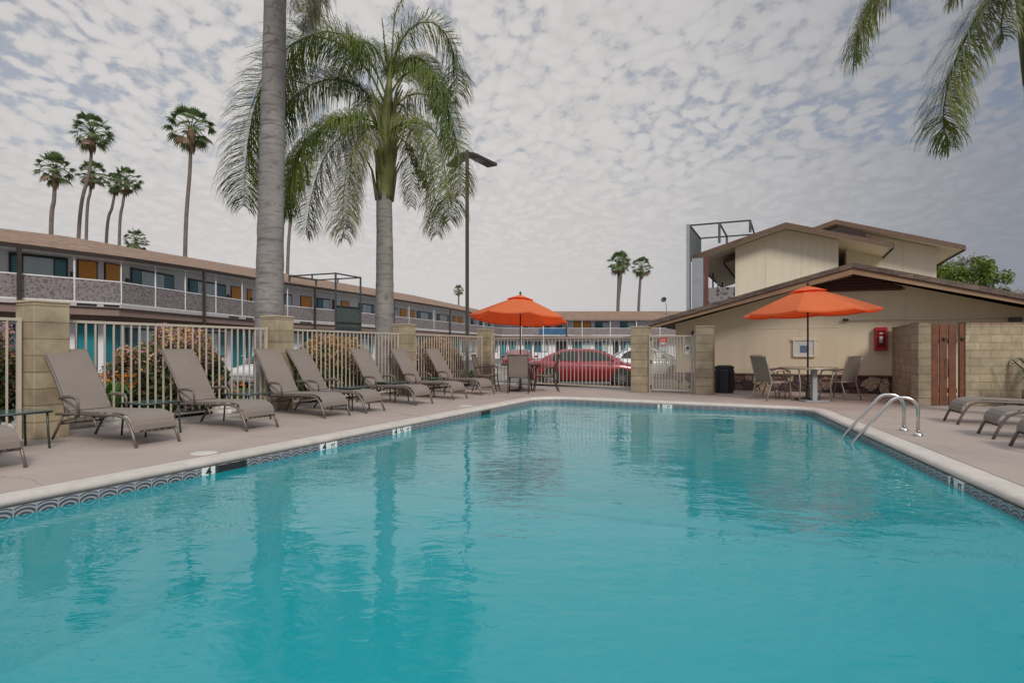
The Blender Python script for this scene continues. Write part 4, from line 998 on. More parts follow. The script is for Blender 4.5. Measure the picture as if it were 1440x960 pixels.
# room lamps beside doors
for px in (101, 178, 320, 352):
    a, i = wall_hit(px)
    mb = MB(); mb.box(a-INW*.07+UP*4.35, (.12, .12, .2), ANG); mb.build('wall_lamp', 'darkframe', mo, world=True)
# posts
def on_path(px, off):
    return wall_hit(px, off)
for px in (104, 170, 218, 260, 303, 340, 404, 575, 610, 655, 680):
    a, i = on_path(px, .04); z = EZ[i]*.5+EZ[i+1]*.5 if i+1 < K else EZ[i]
    mb = MB(); mb.box(a+INW*-.02+UP*((3.0+z)/2), (.05, .05, z-3.0-.16), ANG); mb.build('balcony_post', 'white', mo, world=True)
for px in (27, 287, 443, 554, 633):
    a, i = on_path(px, -.18); z = (EZ[i]+EZ[min(i+1, K-1)])/2
    mb = MB(); mb.box(a+UP*((GZ+z-.1)/2), (.12, .12, z-.1-GZ), ANG); mb.build('support_post', 'darkframe', mo, world=True)
# drain scuppers in the slab edge
for (x0, x1) in ((108, 136), (146, 168), (322, 336), (346, 356), (422, 438), (575, 583)):
    a, i = on_path(x0, -.012); b, j = on_path(x1, -.012)
    if i == j: wall_box(mo, a, b, -.01, .006, 2.93, 3.02, 'black', 'scupper')

# back wing
mw = thing('rear_motel_wing', 'low far motel wing with orange doors across the car park behind the red car', 'building', (10, 87, GZ))
X0, X1, Y0 = -3.2, 46, 87
def fb(x0, x1, y0, y1, z0, z1, name, m, par=None, loc=None):
    mb = MB(); mb.obox(V((0, Y0, 0)), X, V((0, -1, 0)), x0, x1, -y1, -y0, z0, z1)
    return mb.build(name, m, mw, world=True)
fb(X0, X1, 1.4, 7, GZ, 5.3, 'wall', 'motelwall'); fb(X0, X1, 0, 1.39, 2.9, 3.05, 'balcony_slab', 'slab'); fb(X0, X1, .12, .3, 2.55, 2.895, 'beam', 'motelbeam')
fb(X0, X1, .02, .06, 3.12, 4.02, 'balcony_screen', 'screen'); fb(X0, X1, 0, .08, 4.03, 4.08, 'handrail', 'white')
mb = MB(); mb.prism([V((X0-3, Y0-.25, 5.35)), V((X0-3, Y0+3.9, 6.75)), V((X0-3, Y0+8, 5.35))], V((X1-X0+3, 0, 0))); mb.build('roof', 'roofshingle', mw, world=True)
mb = MB(); mb.obox(V((0, Y0, 0)), X, Yv, X0, X1, -.3, -.252, 5.18, 5.40); mb.build('fascia', 'motelbeam', mw, world=True)
def fx(px, Y=Y0+1.4): return (px-720)*Y/F
for (a, b, k) in ((737, 747, 'w'), (752, 762, 'd'), (766, 780, 'w'), (782, 799, 'w'), (807, 817.5, 'd'), (819.5, 831, 'd'), (837, 857, 'w'), (872, 892, 'w'), (915, 925, 'd'), (930, 950, 'w')):
    pa = V((fx(a), Y0+1.39, 0)); pb = V((fx(b), Y0+1.39, 0))
    if k == 'w': window(mw, pa, pb, 3.75, 5.05, (.5,))
    else: door(mw, pa, pb, 3.06, 5.05, 'doororange')
for (a, b, k) in ((694, 700, 'w'), (703, 712, 'd'), (716, 725, 'd'), (738, 748, 'd'), (752, 770, 'w'), (782, 798, 'd'), (805, 830, 'w'), (837, 855, 'w'), (862, 870, 'd'), (873, 886, 'w'), (915, 940, 'w')):
    pa = V((fx(a), Y0+1.39, 0)); pb = V((fx(b), Y0+1.39, 0))
    if pa.x < X0: continue
    if k == 'w': window(mw, pa, pb, .6, 2.1, (.5,))
    else: door(mw, pa, pb, GZ+.02, 2.1, 'doorteal' if a < 760 else 'winframe')
for px in (733, 764, 798, 818.5, 858, 895, 928):
    mb = MB(); mb.box(V((fx(px, Y0), Y0-.02, (GZ+5.2)/2)), (.09, .09, 5.2-GZ)); mb.build('balcony_post', 'white', mw, world=True)
mb = MB(); mb.box(V((fx(797, Y0), Y0-.12, (GZ+5.2)/2)), (.22, .12, 5.2-GZ)); mb.build('support_post', 'darkframe', mw, world=True)
# blue canvas wrap on part of the railing
mb = MB(); mb.obox(V((0, Y0, 0)), X, Yv, fx(758, Y0), fx(798, Y0), -.03, .0, 3.12, 4.02); mb.build('railing_cover', 'bluecanvas', mw, world=True)

# dark lift frame on the left wing
c = V((-13.6, 43.2, 0)); 
zt_ = CH+(490-383)*42/F
lf = thing('steel_lift_frame', 'dark open steel lift frame rising above the motel roof left of the ringed palm', 'lift frame', (-12.6, 42, GZ))
lx0 = (443-720)*40/F; lx1 = (509-720)*42.5/F
PQ = [V(((472-720)*40.5/F, 40.5, 0)), V(((507-720)*43.0/F, 43.0, 0))]
dl = (PQ[1]-PQ[0]); wl = dl.length; dl.normalize(); nl = V((-dl.y, dl.x, 0)); 
cs = [PQ[0], PQ[1], PQ[1]+nl*4.0, PQ[0]+nl*4.0]; ztop = CH+(490-383)*40.5/F
for i, p in enumerate(cs):
    mbx = MB(); bar(p+UP*(GZ if i < 2 else 5.8), p+UP*ztop, .08); mbx.build('column', 'steel', lf, world=True)
for i in range(4):
    mbx = MB(); a, b = cs[i], cs[(i+1) % 4]
    for z in ((ztop-.06,) if i else (ztop-.06, 4.95, 4.0, 2.9)): bar(a+UP*z, b+UP*z, .06)
    if i in (1, 3): bar((a+b)/2+UP*5.9, (a+b)/2+UP*ztop, .06)
    mbx.build('top_bar', 'steel', lf, world=True)
mb = MB(); mb.obox(PQ[0], dl, nl, .08, wl-.08, .02, .06, 2.6, 4.0); mb.build('infill_panel', 'meshpanel', lf, world=True)
mb = MB(); mb.obox(PQ[0], dl, nl, .08, wl-.08, .02, .06, 1.7, 2.55); mb.build('lower_panel', 'steel', lf, world=True)
# ================= VEGETATION =================
def catmull(P, n):
    P = [P[0]*2-P[1]]+list(P)+[P[-1]*2-P[-2]]; out = []
    segs = len(P)-3
    for k in range(n+1):
        u = k/n*segs; i = min(int(u), segs-1); t = u-i; a, b, c, d = P[i:i+4]
        out.append(.5*((2*b)+(c-a)*t+(2*a-5*b+4*c-d)*t*t+(3*b-a-3*c+d)*t**3))
    return out
def frond(mb, pts, L=.55, n=110, w=.022, rnd=random, droop=.5, dry=0, ml=0, start=.12, planes=3):
    P = catmull(pts, 40); ln = [0]
    for i in range(40): ln.append(ln[-1]+(P[i+1]-P[i]).length)
    tot = ln[-1]
    mb.tube(P[::4], [.028-.024*i/10 for i in range(11)], 5, mi=0)
    for k in range(n):
        s = (start+(1-start)*(k+rnd.random())/n)*tot
        i = 0
        while i < 39 and ln[i+1] < s: i += 1
        f = (s-ln[i])/max(1e-6, ln[i+1]-ln[i]); p = P[i].lerp(P[i+1], f); T = (P[i+1]-P[i]).normalized()
        side = T.cross(UP); side = side.normalized() if side.length > .1 else V((1, 0, 0)); nrm = side.cross(T)
        q = s/tot; l0 = L*(.55+.6*sin(pi*min(1, q*1.02))**.6)*(1.0 if q < .85 else 1.15-(q-.85)*3)
        for sg in (-1, 1):
            el = rnd.choice((-.45, .05, .6, .3)[:planes+1])+rnd.uniform(-.25, .25)
            d = (side*sg*cos(el)+nrm*sin(el)+T*rnd.uniform(.35, .75)).normalized()
            l = l0*rnd.uniform(.75, 1.1)
            a = p+d*(l*.45)+UP*(-droop*.10*l); b = a+(d*.55-UP*droop*1.0*rnd.uniform(.7, 1.3)).normalized()*l*.35; c = b+(d*.25-UP*(.35+droop)).normalized()*l*.3
            wv = d.cross(UP*.6+nrm*.5).normalized()*w*.5
            m_ = ml if rnd.random() > dry else 1
            bb = len(mb.v); mb.v += [p-wv*.6, p+wv*.6, a+wv, a-wv, b+wv*.7, b-wv*.7, c]
            mb.face((bb, bb+1, bb+2, bb+3), m_); mb.face((bb+3, bb+2, bb+4, bb+5), m_); mb.face((bb+5, bb+4, bb+6), m_)
def trunk(path, radii, name, m, root, rings=0, n=16):
    P = catmull([V(p) for p in path], 60); R = []
    for i in range(61):
        u = i/60*(len(radii)-1); k = min(int(u), len(radii)-2); r = radii[k]*(1-(u-k))+radii[k+1]*(u-k)
        if rings: r *= 1+.018*((i*rings/60) % 1)+random.uniform(-.022, .022)
        R.append(r)
    mb = MB(); mb.tube(P, R, n); return mb.build(name, m, root, world=True)
# ringed bark for the queen palms
m = M['trunkgrey']; t_, N, L = m.node_tree, m.node_tree.nodes, m.node_tree.links
tc = N.new('ShaderNodeNewGeometry'); mp = N.new('ShaderNodeMapping'); mp.inputs['Scale'].default_value = (2.2, 2.2, 16); L.new(tc.outputs['Position'], mp.inputs[0])
nz = N.new('ShaderNodeTexNoise'); nz.inputs['Scale'].default_value = 1.0; nz.inputs['Detail'].default_value = 5; L.new(mp.outputs[0], nz.inputs['Vector'])
rm = N.new('ShaderNodeMapRange'); rm.inputs[1].default_value = .52; rm.inputs[2].default_value = .68; L.new(nz.outputs['Fac'], rm.inputs[0])
b = N['Principled BSDF']; old = b.inputs['Base Color'].links[0].from_socket
mx = N.new('ShaderNodeMix'); mx.data_type = 'RGBA'; ng = N.new('ShaderNodeTexNoise'); ng.inputs['Scale'].default_value = 5.5; ng.inputs['Detail'].default_value = 6; ng.inputs['Roughness'].default_value = .7; L.new(tc.outputs['Position'], ng.inputs['Vector'])
rg = N.new('ShaderNodeMapRange'); rg.inputs[1].default_value = .56; rg.inputs[2].default_value = .66; L.new(ng.outputs['Fac'], rg.inputs[0]); ag = N.new('ShaderNodeMath'); ag.operation = 'MAXIMUM'; L.new(rm.outputs[0], ag.inputs[0]); L.new(rg.outputs[0], ag.inputs[1])
L.new(ag.outputs[0], mx.inputs[0]); L.new(old, mx.inputs[6]); mx.inputs[7].default_value = (.13, .11, .10, 1); L.new(mx.outputs[2], b.inputs['Base Color'])

R1 = random.Random(11)
# --- centre queen palm
Yc = 15.2
base = D(541, 480, Yc); base.z = -.15
qp = thing('queen_palm', 'queen palm with ringed grey trunk and full drooping green crown left of the lamp post', 'palm tree', tuple(base))
top = D(540, 262, Yc)
trunk([base, D(541, 450, Yc), D(541, 350, Yc), top, D(541, 240, Yc)], [.27, .235, .21, .19, .185], 'trunk', 'trunkgrey', qp, rings=34)
mb = MB(); P = catmull([D(541, 282, Yc), D(541, 235, Yc), D(542, 200, Yc), D(544, 165, Yc), D(547, 120, Yc), D(549, 90, Yc)], 24)
mb.tube(P, [.188, .197, .212, .228, .24, .24, .24, .23, .22, .21, .2, .19, .18, .17, .16, .15, .13, .12, .1, .09, .07, .06, .04, .03, .02], 12)
for k in range(34):    # overlapping leaf bases
    a = R1.uniform(0, 2*pi); z = R1.uniform(0, .62); i = int(z*24); p = P[i]; d = V((cos(a), sin(a), 0)); r = .22-.1*z
    mb.tube([p+d*r*.9, p+d*(r+.03)+UP*.35, p+d*(r+.10)+UP*.75, p+d*(r+.28)+UP*1.1], [.05, .045, .03, .015], 5)
mb.build('crown_shaft', 'queenshaft', qp, world=True)
def PX(l): return [D(x, y, Yc+dy) for (x, y, dy) in l]
FR = [
 ([(543, 150, 0), (515, 95, -.2), (475, 60, -.4), (430, 52, -.5), (388, 85, -.4), (358, 150, -.3), (346, 225, -.2), (343, 290, 0)], .88, 0),
 ([(541, 158, 0), (505, 122, .3), (460, 112, .5), (415, 135, .7), (385, 185, .9), (372, 250, 1.0)], .72, .1),
 ([(540, 178, 0), (505, 165, -.6), (465, 172, -1.0), (428, 205, -1.3), (408, 255, -1.4), (400, 300, -1.4)], .66, 0),
 ([(540, 182, 0), (512, 176, .5), (480, 190, .9), (452, 230, 1.2), (436, 285, 1.4), (430, 330, 1.5)], .60, .4),
 ([(540, 190, 0), (522, 188, -.8), (500, 205, -1.4), (486, 245, -1.8), (482, 300, -2.0), (484, 335, -2.0)], .55, .55),
 ([(541, 188, 0), (528, 180, .9), (508, 188, 1.5), (494, 225, 2.0), (490, 290, 2.2), (492, 320, 2.2)], .55, .5),
 ([(548, 120, 0), (558, 70, .1), (580, 38, .2), (610, 32, .3), (634, 62, .4), (642, 110, .4), (640, 145, .4)], .62, .15),
 ([(548, 135, 0), (565, 108, -.4), (592, 98, -.7), (618, 118, -1.0), (632, 160, -1.1), (637, 215, -1.2)], .60, 0),
 ([(547, 160, 0), (572, 135, .4), (605, 135, .8), (632, 165, 1.1), (645, 220, 1.3), (648, 275, 1.3)], .62, .2),
 ([(545, 185, 0), (572, 172, -.7), (602, 178, -1.2), (618, 200, -1.6), (628, 255, -1.8), (632, 310, -1.8)], .62, .12),
 ([(545, 190, 0), (565, 178, .8), (588, 190, 1.4), (606, 230, 1.8), (612, 285, 2.0), (614, 330, 2.0)], .60, .55),
 ([(546, 172, 0), (556, 150, 1.2), (568, 150, 2.2), (576, 185, 2.9), (578, 240, 3.2), (578, 290, 3.2)], .5, .3),
 ([(546, 165, 0), (530, 140, 1.2), (516, 140, 2.2), (506, 170, 2.9), (500, 220, 3.2), (499, 260, 3.2)], .45, .1),
 ([(546, 110, 0), (530, 70, .6), (505, 60, 1.4), (482, 90, 2.2), (470, 135, 2.7)], .5, .05),
 ([(549, 105, 0), (552, 60, 0), (556, 20, 0), (568, -5, .1)], .22, 0),
 ([(546, 100, 0), (541, 62, -.1), (537, 25, -.1)], .06, 0),
 ([(545, 140, 0), (520, 85, .2), (478, 48, .4), (438, 50, .4), (408, 90, .5), (392, 150, .6)], .85, 0),
 ([(548, 115, 0), (568, 85, .9), (595, 85, 1.8), (612, 115, 2.4), (620, 160, 2.7)], .5, .1),
]
for k, (l, Ln, dry) in enumerate(FR):
    mb = MB(); n_ = 470 if k in (0, 1, 2, 17) else 240 if Ln > .3 else 60
    frond(mb, PX(l), Ln*1.25, n_, .017, R1, droop=.55 if Ln < .7 else .45, dry=dry); mb.build('frond', ['queenleaf', 'queendry'], qp, world=True, uv=False, normals=False)
mb = MB(); pts = [D(556, 190, Yc-.4), D(575, 205, Yc-.6), D(590, 235, Yc-.7), D(598, 265, Yc-.7)]; mb.tube(catmull(pts, 8), .02, 5)
for k in range(160):
    p = pts[1].lerp(pts[3], R1.random())+V((R1.gauss(0, .06), R1.gauss(0, .06), R1.gauss(0, .05))); mb.box(p, (.035, .035, .035), R1.random())
mb.build('fruit_cluster', 'queenshaft', qp, world=True, uv=False)

def generic_fronds(root, c, n, Ln, reach, skip=None, rnd=R1, dens=110, a0=0.0):
    for k in range(n):
        a = a0+2*pi*k/n+rnd.uniform(-.25, .25)
        if skip and skip(a % (2*pi)): continue
        d = V((cos(a), sin(a), 0)); r = reach*rnd.uniform(.85, 1.1); up = rnd.uniform(.15, .9)
        pts = [c, c+d*r*.25+UP*(.5*up+.2), c+d*r*.6+UP*(.65*up+.1), c+d*r*.9-UP*(.15+.3*(1-up)), c+d*r*1.05-UP*(1.0+.5*(1-up)), c+d*r*1.08-UP*(1.7+.4*(1-up))]
        mb = MB(); frond(mb, pts, Ln, dens, .026, rnd, droop=.5, dry=.12); mb.build('frond', ['queenleaf', 'queendry'], root, world=True, uv=False, normals=False)
# --- left queen palm: trunk crosses the whole frame height
Yl_ = 11.9; base = D(379, 500, Yl_); base.z = -.15
lp = thing('queen_palm', 'tall queen palm whose thick pale trunk runs out of the top of the photo', 'palm tree', tuple(base))
tp = D(389.5, -190, Yl_)
trunk([base, D(379, 440, Yl_), D(381, 300, Yl_), D(384, 150, Yl_), D(387, 0, Yl_), tp], [.30, .27, .245, .225, .208, .18], 'trunk', 'trunkgrey', lp, rings=46)
cc = tp+UP*.9
mb = MB(); mb.tube([tp, tp+UP*.4, tp+UP*.9, tp+UP*1.5], [.22, .25, .2, .05], 12); mb.build('crown_shaft', 'queenshaft', lp, world=True)
generic_fronds(lp, cc, 11, .6, 2.2, skip=lambda a: a < .7 or a > 5.2 or 2.5 < a < 3.9)
for l in ([(392, -225, 0), (420, -240, -.2), (448, -190, -.4), (454, -100, -.5), (446, -20, -.5), (438, 16, -.5)], [(392, -225, 0), (410, -230, .6), (432, -180, 1.0), (436, -90, 1.3), (432, -10, 1.4), (428, 26, 1.4)], [(392, -225, 0), (405, -240, -.8), (415, -170, -1.2), (416, -70, -1.4), (412, 0, -1.5)]):
    mb = MB(); frond(mb, [D(x, y+14, Yl_+dy) for (x, y, dy) in l], .62, 380, .015, R1, dry=.75); mb.build('frond', ['queenleaf', 'queendry'], lp, world=True, uv=False, normals=False)
# --- right queen palm, trunk just outside the frame
Yr = 9.3; base = D(1490, 500, Yr); base.z = 0
rp = thing('queen_palm', 'queen palm leaning in at the top right corner with long fronds hanging over the sky', 'palm tree', tuple(base))
tp = D(1457, 0, Yr)
trunk([base, D(1482, 400, Yr), D(1468, 240, Yr), D(1460, 110, Yr)], [.24, .21, .19, .18], 'trunk', 'trunkgrey', rp, rings=30)
mb = MB(); mb.tube([D(1460, 115, Yr), D(1458, 60, Yr), D(1453, -10, Yr), D(1446, -80, Yr)], [.19, .22, .22, .1], 12); mb.build('crown_shaft', 'queenshaft', rp, world=True)
for (l, Ln, dry, nn) in (([(1446, -45, 0), (1412, -25, -.1), (1380, 15, -.2), (1352, 65, -.3), (1334, 115, -.35), (1326, 165, -.4), (1334, 205, -.4)], .40, .15, 230),
             ([(1446, -60, 0), (1400, -110, .3), (1340, -110, .6), (1280, -70, .9), (1235, -10, 1.1), (1208, 50, 1.2), (1200, 92, 1.2)], .42, .2, 220),
             ([(1446, -60, 0), (1400, -100, .9), (1350, -95, 1.4), (1310, -60, 1.8), (1290, -20, 1.9)], .40, .4, 130),
             ([(1446, -50, 0), (1410, -60, 1.0), (1375, -55, 1.6), (1348, -25, 1.9), (1335, 5, 2.0)], .36, .5, 110),
             ([(1448, -30, 0), (1430, -30, -.6), (1415, 0, -.9), (1408, 35, -1.0), (1412, 55, -1.0)], .30, .5, 100),
             ([(1450, -50, 0), (1480, -110, 0), (1540, -110, 0), (1600, -20, 0), (1625, 110, 0)], .5, .1, 120),
             ([(1450, -50, 0), (1470, -90, 1.5), (1480, -60, 2.6), (1485, 30, 3.0)], .45, .1, 100),
             ([(1450, -50, 0), (1460, -110, -1.5), (1465, -100, -2.4), (1466, -20, -2.8)], .45, .1, 100),
             ([(1450, -70, 0), (1445, -150, 0), (1430, -230, 0), (1400, -270, 0)], .45, .0, 90)):
    mb = MB(); frond(mb, [D(x, y, Yr+dy) for (x, y, dy) in l], Ln*1.5, nn*2, .015, R1, droop=.6, dry=dry); mb.build('frond', ['queenleaf', 'queendry'], rp, world=True, uv=False, normals=False)

# --- fan palms
def fan_crown(seed, nl=34, low=-1.0):
    r = random.Random(seed); mb = MB()
    for k in range(nl):
        a = 2.4*k+r.uniform(-.3, .3); el = low+(1.35-low)*((k+.5)/nl)+r.uniform(-.15, .15)
        d = V((cos(a)*cos(el), sin(a)*cos(el), sin(el))); pl = r.uniform(.50, .68); h = d*pl
        mb.tube([V((0, 0, 0)), h*.5+UP*.04, h], [.016, .012, .01], 4)
        side = d.cross(UP); side = side.normalized() if side.length > .05 else V((1, 0, 0)); nr = side.cross(d).normalized(); R = r.uniform(.30, .42); tw = r.uniform(-.5, .5); side = (side*cos(tw)+nr*sin(tw)).normalized()
        m_ = 1 if (el < -.6 and r.random() < .4) else 0; dr = .55*(1-max(0, el)/1.6)
        for j in range(15):
            b = (j-7)/7*1.55+r.uniform(-.05, .05); q = (d*cos(b)+side*sin(b)).normalized(); w = q.cross(nr).normalized()*.030
            a1 = h+q*R*.55-UP*R*dr*.12; e = h+q*R*(1-.10*abs(b))-UP*R*dr*r.uniform(.6, 1.1)
            bb = len(mb.v); mb.v += [h-w*.3, h+w*.3, a1+w, a1-w, e]
            mb.face((bb, bb+1, bb+2, bb+3), m_); mb.face((bb+3, bb+2, bb+4), m_)
    return mb
fcs = []
def fan_palm(label, cx, cy, rpx, pts, Y, tw, seed, skirt=True):
    R = rpx*Y/F; b = D(pts[0][0], pts[0][1], Y); b.z = GZ
    t = thing('fan_palm', label, 'palm tree', tuple(b), 0, 'fan palms on the skyline')
    c = D(cx, cy, Y); path = [b]+[D(x, y, Y) for (x, y) in pts[1:]]+[c]
    r0 = tw*.72*Y/F/2; trunk(path, [r0*1.25, r0*1.1, r0, r0*.8], 'trunk', 'trunkbrown', t, n=8)
    mb = fan_crown(seed); o = mb.build('crown', ['fanleaf', 'skirt'], t, uv=False, normals=False); o.location = c-b; o.scale = (R, R, R*.95)
    if skirt:
        mb = MB(); r = random.Random(seed+5)
        for k in range(150):
            a = r.uniform(0, 2*pi); z = -r.uniform(.1, .75); d = V((cos(a), sin(a), 0)); rr = .11+.08*r.random()*(1+z)
            w = V((-sin(a), cos(a), 0))*.03; p0 = V((0, 0, z+.15))+d*.05; p1 = d*rr+UP*(z-.02); p2 = d*rr*.8+UP*(z-.28)
            bb = len(mb.v); mb.v += [p0-w*.4, p0+w*.4, p1+w, p1-w, p2]; mb.face((bb, bb+1, bb+2, bb+3)); mb.face((bb+3, bb+2, bb+4))
        o = mb.build('dead_leaf_skirt', 'skirt', t, uv=False, normals=False); o.location = c-b; o.scale = (R, R, R)
fan_palm('short broad fan palm, leftmost of the skyline palms', 78, 238, 30, [(70, 380), (72, 320), (76, 280)], 58, 7, 1)
fan_palm('tallest fan palm of the left cluster of four behind the motel', 130, 186, 32, [(105, 400), (112, 310), (126, 240)], 62, 6, 2)
fan_palm('fan palm whose crown sits directly below the tallest one of the left cluster', 130, 244, 23, [(118, 400), (122, 310), (127, 270)], 70, 5, 3)
fan_palm('leaning fan palm with its crown just left of a twin crown', 164, 258, 19, [(144, 400), (150, 330), (158, 290)], 72, 5, 4)
fan_palm('upright fan palm, right twin of the left cluster', 178, 254, 24, [(167, 400), (168, 330), (173, 285)], 66, 5, 5)
fan_palm('tall solitary fan palm between the left cluster and the big grey trunk', 269, 180, 38, [(259, 420), (261, 330), (267, 240)], 56, 7, 6)
fan_palm('low bushy fan palm just above the motel roof ridge', 191, 338, 20, [(191, 420), (191, 390), (191, 350)], 52, 7, 7, False)
fan_palm('slim fan palm whose crown is lost in the fronds beside the big grey trunk', 414, 245, 28, [(402, 430), (405, 360), (410, 295)], 54, 6, 8)
fan_palm('tiny distant fan palm beside the lamp post', 645, 408, 9.5, [(645, 445), (645, 435), (645, 425)], 130, 3, 9)
fan_palm('left palm of the distant pair above the far motel wing', 870, 370, 20, [(868, 470), (869, 437), (870, 400)], 120, 6, 10)
fan_palm('right palm of the distant pair above the far motel wing', 902, 376, 18, [(897, 470), (898, 437), (900, 400)], 124, 5, 12)
fan_palm('second trunk close behind the left palm of the distant pair', 876, 366, 14, [(866, 470), (869, 437), (873, 395)], 128, 4, 13)

# --- bushes
def bush(label, sc, rad, zc, n, mats, probs, seed, size=.052, stems='branch', hb=1.2):
    """sc: metres along the fence from the first pillar; rad = (along, across, up)"""
    C0 = FP[1]+VV*sc-U*(.30+rad[1]*1.02); c = V((C0.x, C0.y, zc))
    r = random.Random(seed); t = thing('flowering_bush', label, 'bush', (c[0], c[1], -.1)); base = V((c[0], c[1], -.1))
    def loc(a, b, z): return c+VV*a-U*b+UP*z
    cl = []
    for k in range(int(60*rad[0])+14):
        a = r.uniform(0, 2*pi); e = r.uniform(-.6, 1.45); q = r.uniform(.5, .86)
        cl.append((cos(a)*cos(e)*rad[0]*q, sin(a)*cos(e)*rad[1]*q, sin(e)*rad[2]*q, r.uniform(.17, .34)*.8))
    mbs = [MB() for _ in mats]
    for k in range(n):
        ca, cb_, cz, cr = r.choice(cl); d = V((r.gauss(0, 1), r.gauss(0, 1), r.gauss(0, 1))).normalized()*cr*(r.random()**.4)
        a1, b1_, z1_ = ca+d.x, cb_+d.y, cz+d.z
        if c.z+z1_ < -.05: continue
        b1_ = max(-(rad[1]+.16), b1_); p = loc(a1, b1_, z1_); h = z1_/rad[2]; ou = math.sqrt((a1/rad[0])**2+(b1_/rad[1])**2+h*h)
        x = r.random(); mi = 0
        for i, pr in enumerate(probs):
            pr2 = pr*max(0, min(2.0, (ou-.5)*1.6+h*hb))
            if x < pr2: mi = i+1; break
            x -= pr2
        mb = mbs[mi]; s = size*r.uniform(.6, 1.2)*(1.1 if mi else 1)
        a_ = V((r.gauss(0, 1), r.gauss(0, 1), r.gauss(0, 1))).normalized(); b_ = a_.cross(V((r.gauss(0, 1), r.gauss(0, 1), r.gauss(0, 1)))).normalized()
        mb.poly([p-a_*s*.5, p+b_*s*.28, p+a_*s*.5, p-b_*s*.28])
    for k in range(int(n*.25)):
        d = V((r.gauss(0, 1), r.gauss(0, 1), r.gauss(0, 1))).normalized()*(r.random()**.4)*.85; p = loc(d.x*rad[0], d.y*rad[1], d.z*rad[2]-.08)
        if p.z < -.05: continue
        a_ = V((r.gauss(0, 1), r.gauss(0, 1), r.gauss(0, 1))).normalized(); b_ = a_.cross(V((r.gauss(0, 1), r.gauss(0, 1), r.gauss(0, 1)))).normalized()
        mbs[0].poly([p-a_*.055, p+b_*.035, p+a_*.055, p-b_*.035])
    for mb, m_ in zip(mbs, mats):
        if mb.f: mb.build('foliage' if m_ in ('bushleaf', 'bushtan', 'strapgreen') else 'flowers', m_, t, world=True, uv=False, normals=False)
    mb = MB()
    for k in range(16):
        q = r.choice(cl); ce = loc(q[0], q[1], q[2]); mb.tube([base+V((r.uniform(-.15, .15), r.uniform(-.15, .15), 0)), base.lerp(ce, .5)+V((0, 0, .1)), ce], [.03, .02, .008], 5)
    mb.build('stems', stems, t, world=True)
bush('big rounded bush covered in pink and orange blossom behind the nearest fence panel', 2.6, (1.12, .85, .88), .60, 36000, ['bushleaf', 'flowergold', 'flowerpink'], (.26, .16), 21)
bush('pink flowering bush behind the fence at the left edge of the photo', -.45, (.72, .6, .86), .66, 16000, ['bushleaf', 'flowerpink', 'flowergold'], (.24, .12), 22)
bush('yellow topped bush behind the fence in front of the ringed palm', 6.3, (1.35, .70, .80), .62, 30000, ['bushleaf', 'flowergold', 'bushtan'], (.42, .35), 23)
bush('tan twiggy bush behind the fence beside the lamp post', 10.9, (1.35, .7, .80), .62, 28000, ['bushtan', 'flowergold', 'flowerpink'], (.22, .08), 24)
bush('low leafy bush behind the fence just left of the third block pillar', 8.35, (.45, .45, .45), .28, 4000, ['strapgreen', 'flowergold'], (.35,), 25)
def strap(label, c, n, L, flowers, seed, name='strap_leaf_plant'):
    r = random.Random(seed); t = thing(name, label, 'plant', tuple(c)); mb = MB()
    for k in range(n):
        a = r.uniform(0, 2*pi); l = L*r.uniform(.6, 1.1); d = V((cos(a), sin(a), 0)); sp = r.uniform(.15, .8); w = V((-sin(a), cos(a), 0))*.018*r.uniform(.8, 1.5)
        P = [V((0, 0, 0))+d*.04, d*l*sp*.4+UP*l*.6, d*l*sp*.8+UP*l*.85, d*l*sp*1.2+UP*l*(.85-.3*sp)]
        bb = len(mb.v)
        for i, p in enumerate(P): ww = w*(1, 1.3, .9, .1)[i]; mb.v += [p-ww, p+ww]
        for i in range(3): mb.face((bb+2*i, bb+2*i+1, bb+2*i+3, bb+2*i+2), 0, True)
    mb.build('leaves', 'strapgreen' if name != 'yucca_plant' else 'yucca', t, uv=False, normals=False)
    if flowers:
        mb = MB()
        for k in range(flowers):
            a = r.uniform(0, 2*pi); p = V((cos(a)*r.uniform(.05, L*.6), sin(a)*r.uniform(.05, L*.6), L*r.uniform(.75, 1.05)))
            for j in range(9):
                d = V((r.gauss(0, 1), r.gauss(0, 1), abs(r.gauss(0, .8)))).normalized(); w = d.cross(V((r.random(), r.random(), 1))).normalized()*.012
                mb.poly([p-w, p+w, p+d*.10])
        mb.build('flowers', 'flowerorange', t, uv=False, normals=False)
strap('orange flowered strap leaf plant behind the nearest lounger back', V((-6.15, 9.2, -.08)), 90, .75, 22, 31)
strap('bright green strap leaf clump at the foot of the second block pillar', V((-4.35, 11.7, -.08)), 90, .7, 0, 32)
strap('orange tinged leafy clump behind the fence beside the big grey trunk', V((-5.0, 11.0, -.08)), 70, .5, 8, 33)
strap('bright green clump behind the fence below the lamp post', V((-1.35, 17.8, -.08)), 80, .6, 0, 34)
strap('dark spiky yucca against the block wall at the right edge', V((9.72, 10.9, 0)), 90, 1.0, 0, 35, 'yucca_plant')
